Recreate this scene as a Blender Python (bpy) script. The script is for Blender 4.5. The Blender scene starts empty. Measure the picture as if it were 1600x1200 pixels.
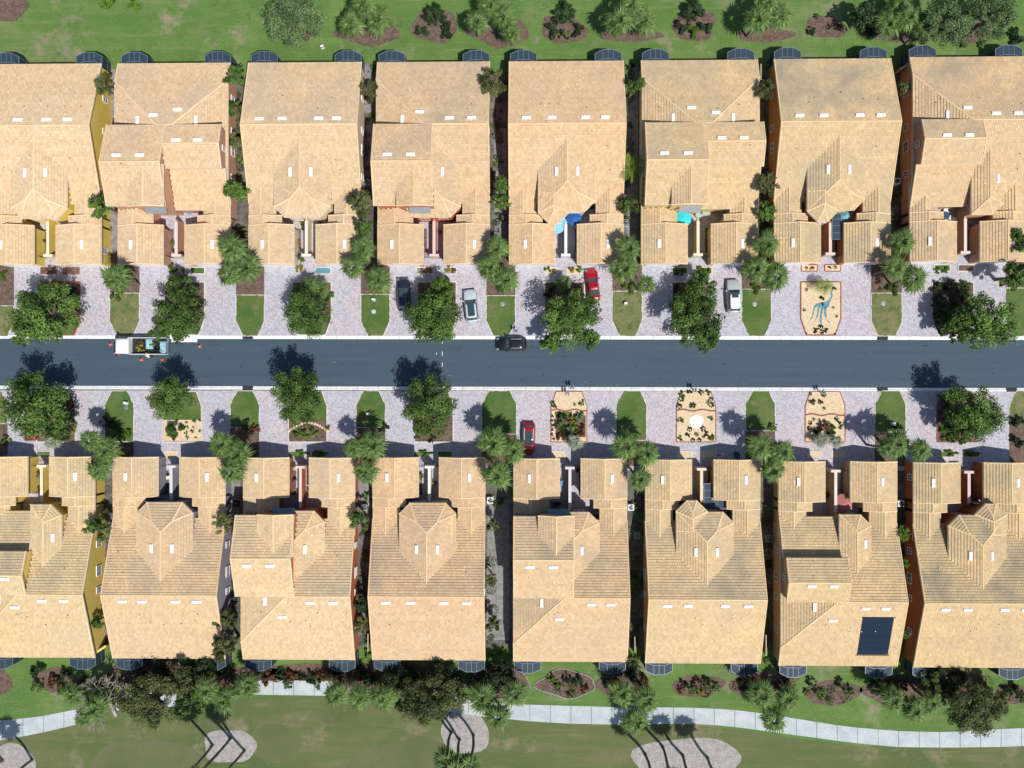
import bpy, math, random
import numpy as np
from mathutils import Vector, Matrix, Euler
random.seed(7); rng=np.random.default_rng(11)
sc=bpy.context.scene; COL=sc.collection
# ---------------------------------------------------------------- camera
F=28/36*1600; H=F/11; TILT=math.radians(1.0)
cd=bpy.data.cameras.new('camera'); cam=bpy.data.objects.new('camera',cd); COL.objects.link(cam)
cd.lens=28; cd.sensor_width=36; cd.clip_end=3000; cam.location=(0,0,H); cam.rotation_euler=(0,TILT,0); sc.camera=cam
# ---------------------------------------------------------------- sky and sun
SUN=Vector((.37,-.48,1)).normalized()
w=bpy.data.worlds.new('World'); sc.world=w; w.use_nodes=True; nt=w.node_tree; nt.nodes.clear()
sky=nt.nodes.new('ShaderNodeTexSky'); sky.sky_type='NISHITA'; sky.sun_disc=False
sky.sun_elevation=math.asin(SUN.z); sky.sun_rotation=math.atan2(SUN.x,SUN.y)
bg=nt.nodes.new('ShaderNodeBackground'); bg.inputs[1].default_value=.085
ow=nt.nodes.new('ShaderNodeOutputWorld'); nt.links.new(sky.outputs[0],bg.inputs[0]); nt.links.new(bg.outputs[0],ow.inputs[0])
sl=bpy.data.lights.new('sun','SUN'); sl.energy=4.4; sl.angle=math.radians(.5); sl.color=(1,.955,.89)
so=bpy.data.objects.new('sun',sl); COL.objects.link(so); so.rotation_euler=(-SUN).to_track_quat('-Z','Y').to_euler()
vs=sc.view_settings; vs.view_transform='Standard'; vs.look='None'; vs.gamma=1; vs.use_curve_mapping=False; vs.exposure=.12

def P(px,py,h=0.0):
    "point of the world seen at a photo pixel (1600x1200) at height h"
    x=(px-800)/F; y=(600-py)/F; z=-1.0
    X=x*math.cos(TILT)+z*math.sin(TILT); Z=-x*math.sin(TILT)+z*math.cos(TILT)
    k=(h-H)/Z
    return Vector((X*k,y*k,h))

# ---------------------------------------------------------------- materials
def newmat(name):
    m=bpy.data.materials.new(name); m.use_nodes=True; n=m.node_tree; b=n.nodes['Principled BSDF']; return m,n,b
def mixc(n,f,a,b,mode='MIX'):
    x=n.nodes.new('ShaderNodeMix'); x.data_type='RGBA'; x.blend_type=mode
    for s,v in ((0,f),(6,a),(7,b)):
        if hasattr(v,'is_linked') or hasattr(v,'links'): n.links.new(v,x.inputs[s])
        elif s==0: x.inputs[s].default_value=v
        else: x.inputs[s].default_value=(*v,1) if len(v)==3 else v
    return x.outputs[2]
def pos(n): return n.nodes.new('ShaderNodeNewGeometry').outputs['Position']
def noise(n,scale,detail=4,rough=.6,vec=None,lo=.35,hi=.65):
    t=n.nodes.new('ShaderNodeTexNoise'); t.inputs['Scale'].default_value=scale; t.inputs['Detail'].default_value=detail; t.inputs['Roughness'].default_value=rough
    n.links.new(vec or pos(n),t.inputs['Vector'])
    r=n.nodes.new('ShaderNodeMapRange'); r.inputs[1].default_value=lo; r.inputs[2].default_value=hi; n.links.new(t.outputs[0],r.inputs[0])
    return r.outputs[0]
def bump(n,b,h,strength,dist=.02):
    u=n.nodes.new('ShaderNodeBump'); u.inputs['Strength'].default_value=strength; u.inputs['Distance'].default_value=dist
    n.links.new(h,u.inputs['Height']); n.links.new(u.outputs[0],b.inputs['Normal'])
def plain(name,c,rough=.6,metal=0,var=.12,scale=3):
    m,n,b=newmat(name); b.inputs['Roughness'].default_value=rough; b.inputs['Metallic'].default_value=metal
    f=noise(n,scale,5)
    n.links.new(mixc(n,f,[x*(1-var) for x in c],[min(1,x*(1+var)) for x in c]),b.inputs['Base Color'])
    return m
def patchy(name,cols,scales,rough=.9,bs=.3,bsc=12,mow=None):
    "layers of colours, each laid over the last by its own noise"
    m,n,b=newmat(name); b.inputs['Roughness'].default_value=rough; b.inputs['Specular IOR Level'].default_value=.25
    c=cols[0]
    for i,(cc,s) in enumerate(zip(cols[1:],scales)):
        c=mixc(n,noise(n,s[0],6,.65,lo=s[1],hi=s[2]),c,cc)
    if mow:
        mp=n.nodes.new('ShaderNodeMapping'); mp.inputs['Scale'].default_value=(.05,.55,1); mp.inputs['Rotation'].default_value=(0,0,.06); n.links.new(pos(n),mp.inputs[0])
        c=mixc(n,noise(n,1.0,5,.7,mp.outputs[0],.42,.66),c,mow[0]); c=mixc(n,noise(n,2.1,5,.75,mp.outputs[0],.56,.74),c,mow[1])
        c=mixc(n,noise(n,.13,7,.75,None,.56,.68),c,mow[2])
    n.links.new(c,b.inputs['Base Color'])
    if bs: bump(n,b,noise(n,bsc,5,.7),bs,.05)
    return m
M={}
M['grass']=patchy('grass_green',[(.075,.155,.035),(.13,.215,.055),(.2,.2,.11),(.045,.11,.022),(.16,.23,.075)],[(.16,.4,.65),(.09,.53,.66),(.6,.55,.75),(3,.48,.75)],bsc=9,bs=.5,mow=((.085,.17,.035),(.19,.22,.095),(.27,.225,.16)))
M['lawn']=patchy('lawn_green',[(.065,.125,.028),(.14,.17,.06),(.2,.18,.1),(.045,.1,.02)],[(.25,.4,.66),(.33,.58,.72),(3.5,.48,.8)],bsc=12,bs=.5)
M['lawn_dry']=patchy('lawn_dry',[(.12,.155,.05),(.2,.185,.095),(.07,.12,.03),(.26,.21,.13)],[(.5,.4,.62),(.8,.48,.66),(2.5,.52,.75)],bsc=12,bs=.5)
M['fair']=patchy('golf_turf',[(.1,.125,.045),(.15,.15,.07),(.055,.095,.03),(.2,.17,.1),(.14,.15,.075)],[(.08,.42,.65),(.06,.5,.68),(.14,.62,.76),(3,.5,.9)],bsc=9,bs=.35,mow=((.085,.125,.04),(.17,.165,.085),(.22,.185,.12)))
M['mulch']=patchy('mulch_brown',[(.13,.085,.065),(.22,.155,.125),(.06,.04,.03),(.28,.21,.17)],[(1.5,.4,.6),(5,.5,.66),(9,.56,.66)],bsc=14,bs=1)
M['bark']=patchy('bark_sand',[(.33,.31,.3),(.44,.42,.4),(.17,.15,.14)],[(1.2,.4,.6),(5,.52,.66)],bsc=12,bs=.8)
M['pebble']=patchy('cream_pebbles',[(.66,.5,.31),(.8,.66,.46),(.42,.3,.17)],[(4,.4,.6),(9,.56,.66)],bsc=14,bs=.8)
M['gravel']=patchy('grey_gravel',[(.2,.195,.2),(.3,.29,.29),(.12,.11,.11)],[(1.5,.4,.6),(7,.54,.68)],bsc=14,bs=.6)
M['sidesoil']=patchy('side_yard_soil',[(.11,.1,.09),(.2,.19,.185),(.05,.06,.03)],[(.35,.42,.6),(1.2,.5,.66)],bsc=10,bs=.8)
M['blue']=patchy('blue_stones',[(.08,.2,.27),(.13,.29,.36)],[(6,.4,.6)])
M['white_stone']=patchy('white_stones',[(.85,.85,.86),(.7,.7,.7)],[(8,.45,.7)])
M['concrete']=patchy('pale_concrete',[(.38,.43,.45),(.47,.51,.52),(.3,.34,.36)],[(.5,.4,.6),(3,.55,.7)],rough=.8,bs=.1)
M['kerb']=patchy('white_kerb_concrete',[(.66,.68,.69),(.78,.79,.79),(.5,.52,.53)],[(1.1,.4,.6),(6,.56,.72)],rough=.75,bs=.1)
M['brick_edge']=plain('red_brick_edging',(.26,.08,.06),.8,var=.3,scale=6)
M['pale_edge']=plain('pale_stone_edging',(.6,.58,.54),.8,var=.2,scale=6)
M['white']=plain('white_paint',(.82,.82,.82),.5,var=.03)
M['tan_trim']=plain('cream_trim',(.72,.63,.5),.7,var=.08)
M['dark']=plain('dark_metal',(.025,.027,.03),.4,.3)
M['iron']=plain('grey_metal',(.3,.31,.32),.45,.6)
M['rubber']=plain('black_rubber',(.02,.02,.02),.8)
M['deck']=plain('roof_underlay',(.2,.14,.085),.9)
M['trunk']=plain('grey_bark',(.17,.135,.1),.95,var=.35,scale=8)
M['palmtrunk']=plain('palm_bark',(.15,.125,.1),.95,var=.35,scale=8)
M['bare']=plain('dead_wood',(.36,.32,.28),.95,var=.2)
M['orange']=plain('cone_orange',(.75,.09,.03),.5)
M['skin']=plain('skin',(.4,.23,.15),.5,var=.04)
M['shirt']=plain('cream_shirt',(.75,.62,.52),.8,var=.1)
M['jeans']=plain('dark_trousers',(.05,.055,.08),.8)
M['straw']=plain('straw_hat',(.7,.5,.32),.8)
M['drain']=plain('drain_dark',(.03,.03,.035),.9)
# asphalt with rolled lanes
m,n,b=newmat('asphalt'); b.inputs['Roughness'].default_value=.82
mp=n.nodes.new('ShaderNodeMapping'); mp.inputs['Scale'].default_value=(.03,1.1,1); n.links.new(pos(n),mp.inputs[0])
c=mixc(n,noise(n,1.0,3,.5,mp.outputs[0],.3,.7),(.034,.056,.083),(.050,.077,.108))
c=mixc(n,noise(n,.12,4,.5,None,.4,.7),c,(.036,.074,.1)); c=mixc(n,noise(n,25,3,.6,None,.5,.8),c,(.055,.085,.12)); mp2=n.nodes.new('ShaderNodeMapping'); mp2.inputs['Scale'].default_value=(.25,2.5,1); n.links.new(pos(n),mp2.inputs[0]); c=mixc(n,noise(n,1.0,6,.75,mp2.outputs[0],.62,.8),c,(.085,.11,.135)); c=mixc(n,noise(n,1.4,5,.7,None,.62,.8),c,(.028,.042,.055))
n.links.new(c,b.inputs['Base Color']); bump(n,b,noise(n,40,3,.6),.25,.01); M['asphalt']=m
# pavers (running bond, blended greys, pinks and tans)
m,n,b=newmat('driveway_pavers'); b.inputs['Roughness'].default_value=.8
bt=n.nodes.new('ShaderNodeTexBrick'); bt.inputs['Scale'].default_value=1; bt.inputs['Brick Width'].default_value=.3; bt.inputs['Row Height'].default_value=.17; bt.inputs['Mortar Size'].default_value=.012
bt.inputs['Color1'].default_value=(.5,.515,.58,1); bt.inputs['Color2'].default_value=(.29,.295,.35,1); bt.inputs['Mortar'].default_value=(.2,.19,.2,1); bt.inputs['Bias'].default_value=-.25
mp=n.nodes.new('ShaderNodeMapping'); mp.inputs['Rotation'].default_value=(0,0,.78); n.links.new(pos(n),mp.inputs[0]); n.links.new(mp.outputs[0],bt.inputs['Vector'])
c=mixc(n,noise(n,.35,5,.6,None,.4,.65),bt.outputs[0],mixc(n,1.0,bt.outputs[0],(1.03,.94,.9),'MULTIPLY'))
c=mixc(n,noise(n,.07,2,.5,None,.42,.62),c,mixc(n,1.0,c,(1.1,1.0,.97),'MULTIPLY')); c=mixc(n,noise(n,1.6,6,.75,None,.5,.72),c,(.3,.32,.4)); c=mixc(n,noise(n,2.3,6,.8,None,.58,.74),c,(.6,.63,.68)); 
n.links.new(c,b.inputs['Base Color']); bump(n,b,bt.outputs['Fac'],.3,-.01); M['paver']=m
# roof tiles
m,n,b=newmat('concrete_roof_tile'); b.inputs['Roughness'].default_value=.85; b.inputs['Specular IOR Level'].default_value=.2
at=n.nodes.new('ShaderNodeAttribute'); at.attribute_name='tone'
oi=n.nodes.new('ShaderNodeObjectInfo')
c=mixc(n,at.outputs['Fac'],(.565,.405,.24),(.745,.56,.36))
c=mixc(n,noise(n,.16,4,.5,None,.45,.7),c,mixc(n,1.0,c,(1.13,1.16,1.2),'MULTIPLY'))
sp=n.nodes.new('ShaderNodeSeparateColor'); n.links.new(oi.outputs['Color'],sp.inputs[0])
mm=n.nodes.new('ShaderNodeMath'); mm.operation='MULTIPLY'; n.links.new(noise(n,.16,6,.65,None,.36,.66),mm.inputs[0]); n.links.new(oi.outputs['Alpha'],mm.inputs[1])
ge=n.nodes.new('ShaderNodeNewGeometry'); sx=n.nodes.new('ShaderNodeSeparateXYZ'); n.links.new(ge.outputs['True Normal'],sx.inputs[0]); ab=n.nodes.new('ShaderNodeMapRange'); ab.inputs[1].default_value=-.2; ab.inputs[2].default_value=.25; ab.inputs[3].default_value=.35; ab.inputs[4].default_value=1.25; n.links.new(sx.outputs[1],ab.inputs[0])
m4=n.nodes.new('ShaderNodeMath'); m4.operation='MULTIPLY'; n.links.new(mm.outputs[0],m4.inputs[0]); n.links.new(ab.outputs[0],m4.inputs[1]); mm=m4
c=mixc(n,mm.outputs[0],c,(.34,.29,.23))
c=mixc(n,noise(n,.9,5,.7,None,.68,.8),c,(.78,.62,.46))
c=mixc(n,1.0,c,oi.outputs['Color'],'MULTIPLY')
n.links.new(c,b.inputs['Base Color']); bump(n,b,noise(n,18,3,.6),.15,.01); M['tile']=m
# stucco driven by the house's own colour
m,n,b=newmat('stucco'); b.inputs['Roughness'].default_value=.9
oi=n.nodes.new('ShaderNodeObjectInfo'); c=mixc(n,noise(n,.8,6,.7),mixc(n,1.0,oi.outputs['Color'],(.88,.88,.88),'MULTIPLY'),oi.outputs['Color'])
n.links.new(c,b.inputs['Base Color']); bump(n,b,noise(n,30,3),.1,.01); M['stucco']=m
# screen mesh, glass
m,n,b=newmat('insect_screen'); b.inputs['Base Color'].default_value=(.02,.042,.066,1); b.inputs['Roughness'].default_value=.7
tr=n.nodes.new('ShaderNodeBsdfTransparent'); mx=n.nodes.new('ShaderNodeMixShader'); mx.inputs[0].default_value=.9
n.links.new(tr.outputs[0],mx.inputs[1]); n.links.new(b.outputs[0],mx.inputs[2]); n.links.new(mx.outputs[0],n.nodes['Material Output'].inputs[0]); M['screen']=m
M['cageframe']=plain('cage_aluminium',(.17,.24,.3),.5,.2)
m,n,b=newmat('dark_glass'); b.inputs['Base Color'].default_value=(.03,.06,.08,1); b.inputs['Roughness'].default_value=.06; b.inputs['Specular IOR Level'].default_value=.8; M['glass']=m
m,n,b=newmat('solar_mat'); b.inputs['Base Color'].default_value=(.008,.02,.042,1); b.inputs['Roughness'].default_value=.75; b.inputs['Specular IOR Level'].default_value=.15; M['solar']=m
# leaves
def leafmat(name,a,bc,tr=.25,rough=.55,ylw=None):
    m,n,b=newmat(name); b.inputs['Roughness'].default_value=rough; b.inputs['Specular IOR Level'].default_value=.3
    at=n.nodes.new('ShaderNodeAttribute'); at.attribute_name='tone'
    c=mixc(n,at.outputs['Fac'],a,bc)
    oi=n.nodes.new('ShaderNodeObjectInfo'); hv=n.nodes.new('ShaderNodeHueSaturation'); n.links.new(c,hv.inputs['Color'])
    r=n.nodes.new('ShaderNodeMapRange'); r.inputs[3].default_value=.78; r.inputs[4].default_value=1.2; n.links.new(oi.outputs['Random'],r.inputs[0]); n.links.new(r.outputs[0],hv.inputs['Value']); c=hv.outputs[0]
    n.links.new(c,b.inputs['Base Color'])
    t=n.nodes.new('ShaderNodeBsdfTranslucent'); n.links.new(c,t.inputs[0]); mx=n.nodes.new('ShaderNodeMixShader'); mx.inputs[0].default_value=tr
    n.links.new(b.outputs[0],mx.inputs[1]); n.links.new(t.outputs[0],mx.inputs[2]); n.links.new(mx.outputs[0],n.nodes['Material Output'].inputs[0]); return m
M['oak']=leafmat('oak_leaves',(.02,.05,.008),(.17,.29,.06))
M['olive']=leafmat('olive_leaves',(.03,.045,.012),(.17,.2,.07))
M['light']=leafmat('light_leaves',(.06,.11,.04),(.2,.3,.12))
M['bright']=leafmat('bright_leaves',(.05,.12,.01),(.17,.3,.03))
M['darkleaf']=leafmat('dark_leaves',(.015,.035,.012),(.05,.09,.03))
M['rust']=leafmat('rust_leaves',(.09,.035,.02),(.22,.11,.05))
M['gold']=leafmat('gold_leaves',(.2,.16,.02),(.5,.42,.07))
M['palm']=leafmat('palm_leaf',(.02,.055,.012),(.15,.235,.06),.15,.6)
M['palmy']=leafmat('areca_leaf',(.07,.14,.015),(.24,.34,.05),.25,.45)
M['silver']=leafmat('silver_leaf',(.16,.2,.13),(.3,.33,.25),.2,.5)

# ---------------------------------------------------------------- helpers
def link(o,parent=None):
    COL.objects.link(o)
    if parent is not None: o.parent=parent
    return o
def mdata(name,V,Fc,mat=None,smooth=False):
    me=bpy.data.meshes.new(name); me.from_pydata([tuple(v) for v in V],[],[tuple(f) for f in Fc]); me.update()
    if mat: me.materials.append(mat)
    if smooth: me.polygons.foreach_set('use_smooth',[True]*len(me.polygons))
    return me
class MB:
    def __init__(s): s.V=[];s.F=[]
    def add(s,V,Fc):
        k=len(s.V); s.V+= [tuple(v) for v in V]; s.F+=[tuple(i+k for i in f) for f in Fc]; return s
    def box(s,x0,y0,z0,x1,y1,z1):
        return s.add([(x0,y0,z0),(x1,y0,z0),(x1,y1,z0),(x0,y1,z0),(x0,y0,z1),(x1,y0,z1),(x1,y1,z1),(x0,y1,z1)],[(3,2,1,0),(4,5,6,7),(0,1,5,4),(1,2,6,5),(2,3,7,6),(3,0,4,7)])
    def bar(s,a,b,r,n=6,r2=None):
        a=Vector(a);b=Vector(b);d=(b-a)
        if d.length<1e-6: return s
        d.normalize(); u=d.orthogonal().normalized(); v=d.cross(u); r2=r if r2 is None else r2
        V=[];
        for p,rr in ((a,r),(b,r2)):
            for i in range(n):
                t=2*math.pi*i/n; V.append(p+u*math.cos(t)*rr+v*math.sin(t)*rr)
        return s.add(V,[(i,(i+1)%n,n+(i+1)%n,n+i) for i in range(n)]+[tuple(range(n))[::-1],tuple(range(n,2*n))])
    def prism(s,poly,z0,z1):
        n=len(poly); return s.add([(p[0],p[1],z0) for p in poly]+[(p[0],p[1],z1) for p in poly],[tuple(range(n))[::-1],tuple(range(n,2*n))]+[(i,(i+1)%n,n+(i+1)%n,n+i) for i in range(n)])
    def lathe(s,prof,n=16,c=(0,0,0)):
        V=[];k=len(prof)
        for r,z in prof:
            for i in range(n): t=2*math.pi*i/n; V.append((c[0]+r*math.cos(t),c[1]+r*math.sin(t),c[2]+z))
        Fc=[(j*n+i,j*n+(i+1)%n,(j+1)*n+(i+1)%n,(j+1)*n+i) for j in range(k-1) for i in range(n)]
        Fc+=[tuple(range(n))[::-1],tuple((k-1)*n+i for i in range(n))]
        return s.add(V,Fc)
    def obj(s,name,mat,parent=None,smooth=False,loc=None):
        o=bpy.data.objects.new(name,mdata(name,s.V,s.F,mat,smooth))
        if loc is not None: o.location=loc
        return link(o,parent)
def tag(o,label=None,cat=None,group=None,kind=None):
    if label: o['label']=label
    if cat: o['category']=cat
    if group: o['group']=group
    if kind: o['kind']=kind
    return o
def thing(name,label,cat,loc=(0,0,0),rz=0,group=None):
    o=bpy.data.objects.new(name,None); o.empty_display_size=.3; link(o); o.location=loc; o.rotation_euler=(0,0,rz)
    return tag(o,label,cat,group)
def copy_tree(o,parent=None):
    c=o.copy(); link(c); c.parent=parent
    for ch in list(o.children): copy_tree(ch,c)
    return c
ORD=['first','second','third','fourth','fifth','sixth','seventh','eighth']
def HN(row,i):
    wc={'T':['yellow','salmon','cream','terracotta','white','pale yellow','orange','tan'],'B':['mustard','lavender grey','rust','ivory','beige','ochre','sand','dark orange']}[row][i]
    return '%s villa from left, %s row'%(ORD[i],'top' if row=='T' else 'bottom')

# ---------------------------------------------------------------- ground, road, kerbs
YA,YB=6.35,-.42   # asphalt edges
g=MB()
ys=[(-900,0),(YB-.5,0),(YB-.5,-.2),(YA+.5,-.2),(YA+.5,0),(900,0)]
V=[(x,y,z) for x in (-900,900) for y,z in ys]
g.add(V,[(i,i+6,i+7,i+1) for i in range(5)]); tag(g.obj('ground',M['grass']),kind='structure')
SL=.0023 # the street runs a touch off level in the picture
def yk(x,y): return y-SL*x
rd=MB(); rd.add([(-400,yk(-400,YB),-.1),(400,yk(400,YB),-.1),(400,yk(400,YA),-.1),(-400,yk(-400,YA),-.1)],[(0,1,2,3)])
tag(rd.obj('road',M['asphalt']),kind='structure')
def sheet(name,pts,mat,z,h=0,kind='structure',th=None):
    poly=[P(a,b,0) for a,b in pts]
    ar=sum(poly[i].x*poly[(i+1)%len(poly)].y-poly[(i+1)%len(poly)].x*poly[i].y for i in range(len(poly)))
    if ar<0: poly=poly[::-1]
    mb=MB()
    if th: mb.prism(poly,z-th,z)
    else: mb.add([(p.x,p.y,z) for p in poly],[tuple(range(len(poly)))])
    return tag(mb.obj(name,mat),kind=kind),poly
def edging(parent,poly,mat,zt,wd=.13,name='edging',skip=()):
    mb=MB(); n=len(poly)
    for i in range(n):
        if i in skip: continue
        a=Vector(poly[i][:2]);b=Vector(poly[(i+1)%n][:2]); d=(b-a)
        L=d.length
        if L<.05: continue
        d/=L; nn=Vector((-d.y,d.x))*wd/2
        k=max(1,int(L/.4))
        for j in range(k):
            p=a+d*(L*j/k+.012); q=a+d*(L*(j+1)/k-.012); z=zt+random.uniform(-.012,.012)
            mb.prism([p-nn,q-nn,q+nn,p+nn],zt-.12,z)
    o=mb.obj(name,mat,parent); o['kind']='stuff'; return o
# kerb slabs
slabv=MB(); 
def kerb(side,drains):
    root=bpy.data.objects.new('kerb',None); link(root); root['kind']='structure'
    L=3.0; me=None
    for k in range(-30,30):
        x0=k*L; 
        if any(abs(x0+L/2-d)<.9+L/2 and abs(x0+L/2-d)<L/2+.01 for d in drains): isd=True
        else: isd=False
        if me is None:
            q=MB(); s=1 if side=='T' else -1
            prof=[(0,-.12),(0,-.088),(.22,-.06),(.25,0.03),(.29,.045),(.48,.045),(.48,-.12)]
            V=[(x,s*a,b) for x in (.02,L-.02) for a,b in prof]; n=len(prof)
            q.add(V,[(i,(i+1)%n,n+(i+1)%n,n+i) for i in range(n)]+[tuple(range(n)),tuple(range(n,2*n))])
            me=mdata('kerb_slab',q.V,q.F,M['kerb'])
        y=YA if side=='T' else YB
        o=bpy.data.objects.new('kerb_slab',me); link(o,root); o.location=(x0,yk(x0,y),random.uniform(-.003,.003)); o.rotation_euler=(0,0,-SL)
        if isd:
            o.scale=(.5,1,1); dm=MB(); s=1 if side=='T' else -1
            dm.box(1.52,min(0,s*.5),-.11,2.98,max(0,s*.5),.02)
            for j in range(6): dm.box(1.6+j*.23,min(s*.08,s*.42),.02,1.7+j*.23,max(s*.08,s*.42),.035)
            d=dm.obj('drain_grate',M['drain'],root,loc=(x0,yk(x0,y),0)); d.rotation_euler=(0,0,-SL)
    return root
dT=[P(393,527).x-1,P(1383,527).x-1]; dB=[P(393,606).x-1,P(1380,606).x-1,P(1590,606).x-1]
kerb('T',dT); kerb('B',dB)
# paved fronts (driveways and courtyards) one sheet per row
sheet('driveway',[(-200,330),(1900,325),(1900,526.2),(-200,524.4)],M['paver'],.012)
sheet('driveway',[(-200,609.0),(1900,612.6),(1900,800),(-200,800)],M['paver'],.012)
# side yards band
sheet('side_yard',[(-200,120),(1900,118),(1900,395),(-200,395)],M['sidesoil'],.02)
sheet('side_yard',[(-200,735),(1900,735),(1900,1012),(-200,1010)],M['sidesoil'],.02)
for p in ([(170,108),(180,108),(181,330),(168,330)],[(565,100),(582,100),(582,260),(568,260)],[(772,200),(792,200),(792,400),(772,400)],[(180,700),(190,700),(190,860),(176,860)],
          [(360,740),(376,740),(372,830),(360,830)],[(762,780),(796,780),(796,1000),(760,1000)],[(560,740),(578,740),(578,820),(560,820)],[(979,100),(997,100),(997,395),(979,395)],[(172,330),(187,330),(187,414),(174,414)]):
    sheet('gravel_path',p,M['gravel'],.028)
# verge soil beside garages in the gaps
def soil(x0,x1,y0,y1): sheet('mulch_bed',[(x0,y0),(x1,y0),(x1,y1),(x0,y1)],M['mulch'],.03)
LT=[(-10,22),(172,218),(369,413),(564,609),(760,805),(957,1003),(1159,1205),(1361,1409),(1571,1617)]
LB=[(-32,12),(164,209),(360,405),(557,602),(753,807),(963,1000+10),(1165,1211),(1367,1415),(1577,1625)]
for i,(a,b) in enumerate(LT):
    top=[478,458,461,460,462,455,452,458,450][i]; d=0.0016*(a-800)
    mz=sheet('mulch_bed',[(a,395),(b,395),(b,top+6),(a,top+4)],M['mulch'],.03)
    o,poly=sheet('lawn',[(a,top),(b,top),(b,502),(b-10,525.0),(a+11,525.0),(a,502)],M['lawn_dry' if i in (0,1,5,7) else 'lawn'],.06,th=.06)
    edging(o,poly,M['pale_edge'],.065,.1)
for i,(a,b) in enumerate(LB):
    bot=[662,690,668,668,678,688,673,675,655][i]
    sheet('mulch_bed',[(a,bot-4),(b,bot-4),(b,728),(a,728)],M['mulch'],.03)
    o,poly=sheet('lawn',[(a,bot),(b,bot),(b,632),(b-10,610.6),(a+11,610.6),(a,632)],M['lawn_dry' if i in (0,8) else 'lawn'],.06,th=.06)
    edging(o,poly,M['pale_edge'],.065,.1)
# central beds: (x0,x1,kind)
BT=[(64,125,'mulch'),(258,320,'mulch'),(457,518,'mulch'),(652,713,'mulch'),(851,913,'mulch'),(1050,1111,'mulch'),(1251,1313.5,'pebble'),(1456,1521,'mulch')]
for i,(a,b,k) in enumerate(BT):
    o,poly=sheet('flower_bed',[(a,440.5),(b,440.5),(b,498),(b-9,523.5),(a+9,523.5),(a,498)],M[k],.07,th=.07)
    edging(o,poly,M['brick_edge' if k=='pebble' or i in (0,) else 'pale_edge'],.1,.16)
    if k=='mulch': sheet('lawn',[(a+3,492),(b-3,492),(b-11,522),(a+11,522)],M['lawn'],.075)
BB=[(58,118,'mulch'),(255,315,'mulch'),(451,511,'mulch'),(648,708,'mulch'),(861,917,'pebble'),(1057,1118,'pebble'),(1258,1320,'pebble'),(1464,1526,'mulch')]
for i,(a,b,k) in enumerate(BB):
    o,poly=sheet('flower_bed',[(a,690.5),(b,690.5),(b,634),(b-8,611.6),(a+8,611.6),(a,634)],M[k],.07,th=.07)
    edging(o,poly,M['pale_edge'] if i<4 else M['brick_edge'],.1,.12)
    if k=='mulch' and i in (1,2,3): sheet('lawn',[(a+1,633),(b-1,633),(b-1,656 if i<3 else 645),(a+1,656 if i<3 else 645)],M['lawn'],.075); sheet('lawn',[(a+9,613),(b-9,613),(b-1,633),(a+1,633)],M['lawn'],.075)
o,poly=sheet('pebble_patch',[(256,656),(314,656),(314,689),(256,689)],M['pebble'],.08)
# creek-shaped blue gravel bed
z7=7.2727
def q7(pts): return [(1220+x/z7,400+y/z7) for x,y in pts]
creek=MB()
for pts in ([(580,370),(600,395),(575,410),(590,455),(560,510),(550,550),(545,580),(520,590),(470,600),(430,585),(395,575),(385,560),(400,545),(450,530),(510,520),(545,500),(570,460),(560,420)],
            [(385,560),(400,565),(385,600),(370,660),(350,715),(330,730),(350,690),(362,640),(370,590)],
            [(425,580),(440,590),(430,640),(420,690),(375,750),(400,700),(412,650),(415,600)],
            [(455,595),(480,595),(470,650),(462,720),(462,790),(448,800),(440,700),(448,640)],
            [(490,590),(520,585),(512,640),(520,690),(515,710),(490,670),(486,630)],
            [(500,690),(515,710),(565,765),(540,755)]):
    poly=[P(a,b,0) for a,b in q7(pts)]
    creek.prism([(p.x,p.y) for p in poly],.06,.095)
tag(creek.obj('blue_gravel_pattern',M['blue']),'blue gravel laid in the shape of a long-legged animal on cream pebbles','gravel art')
# white stone disc
m_=MB(); c=P(1088,659,0); m_.prism([(c.x+.95*math.cos(t)*(1+.12*math.sin(3*t)),c.y+.95*math.sin(t)) for t in [i*2*math.pi/18 for i in range(18)]],.06,.1)
tag(m_.obj('stone_disc',M['white_stone']),'round white gravel patch in the sixth bottom-row pebble bed','gravel patch')
# divider lines in gravel beds
for (a,b,y) in ((861,917,641),(1057,1118,641),(1258,1320,648)):
    e=MB(); p=P(a,y,0);q=P(b,y,0); k=14
    for j in range(k):
        x0=p.x+(q.x-p.x)*j/k; yy=p.y+.12*math.sin(j*.9); e.box(x0+.02,yy-.09,.05,x0+(q.x-p.x)/k-.02,yy+.09,.15)
    tag(e.obj('stone_edging',M['brick_edge']),'row of dark edging stones across pebble bed, %s villa from left, bottom row'%{861:'fifth',1057:'sixth',1258:'seventh'}[a],'edging')
sheet('lawn',[(867,643),(894,643),(894,649),(867,649)],M['lawn'],.085); sheet('mulch_bed',[(868,649),(915,649),(915,683),(868,683)],M['mulch'],.08)
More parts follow.
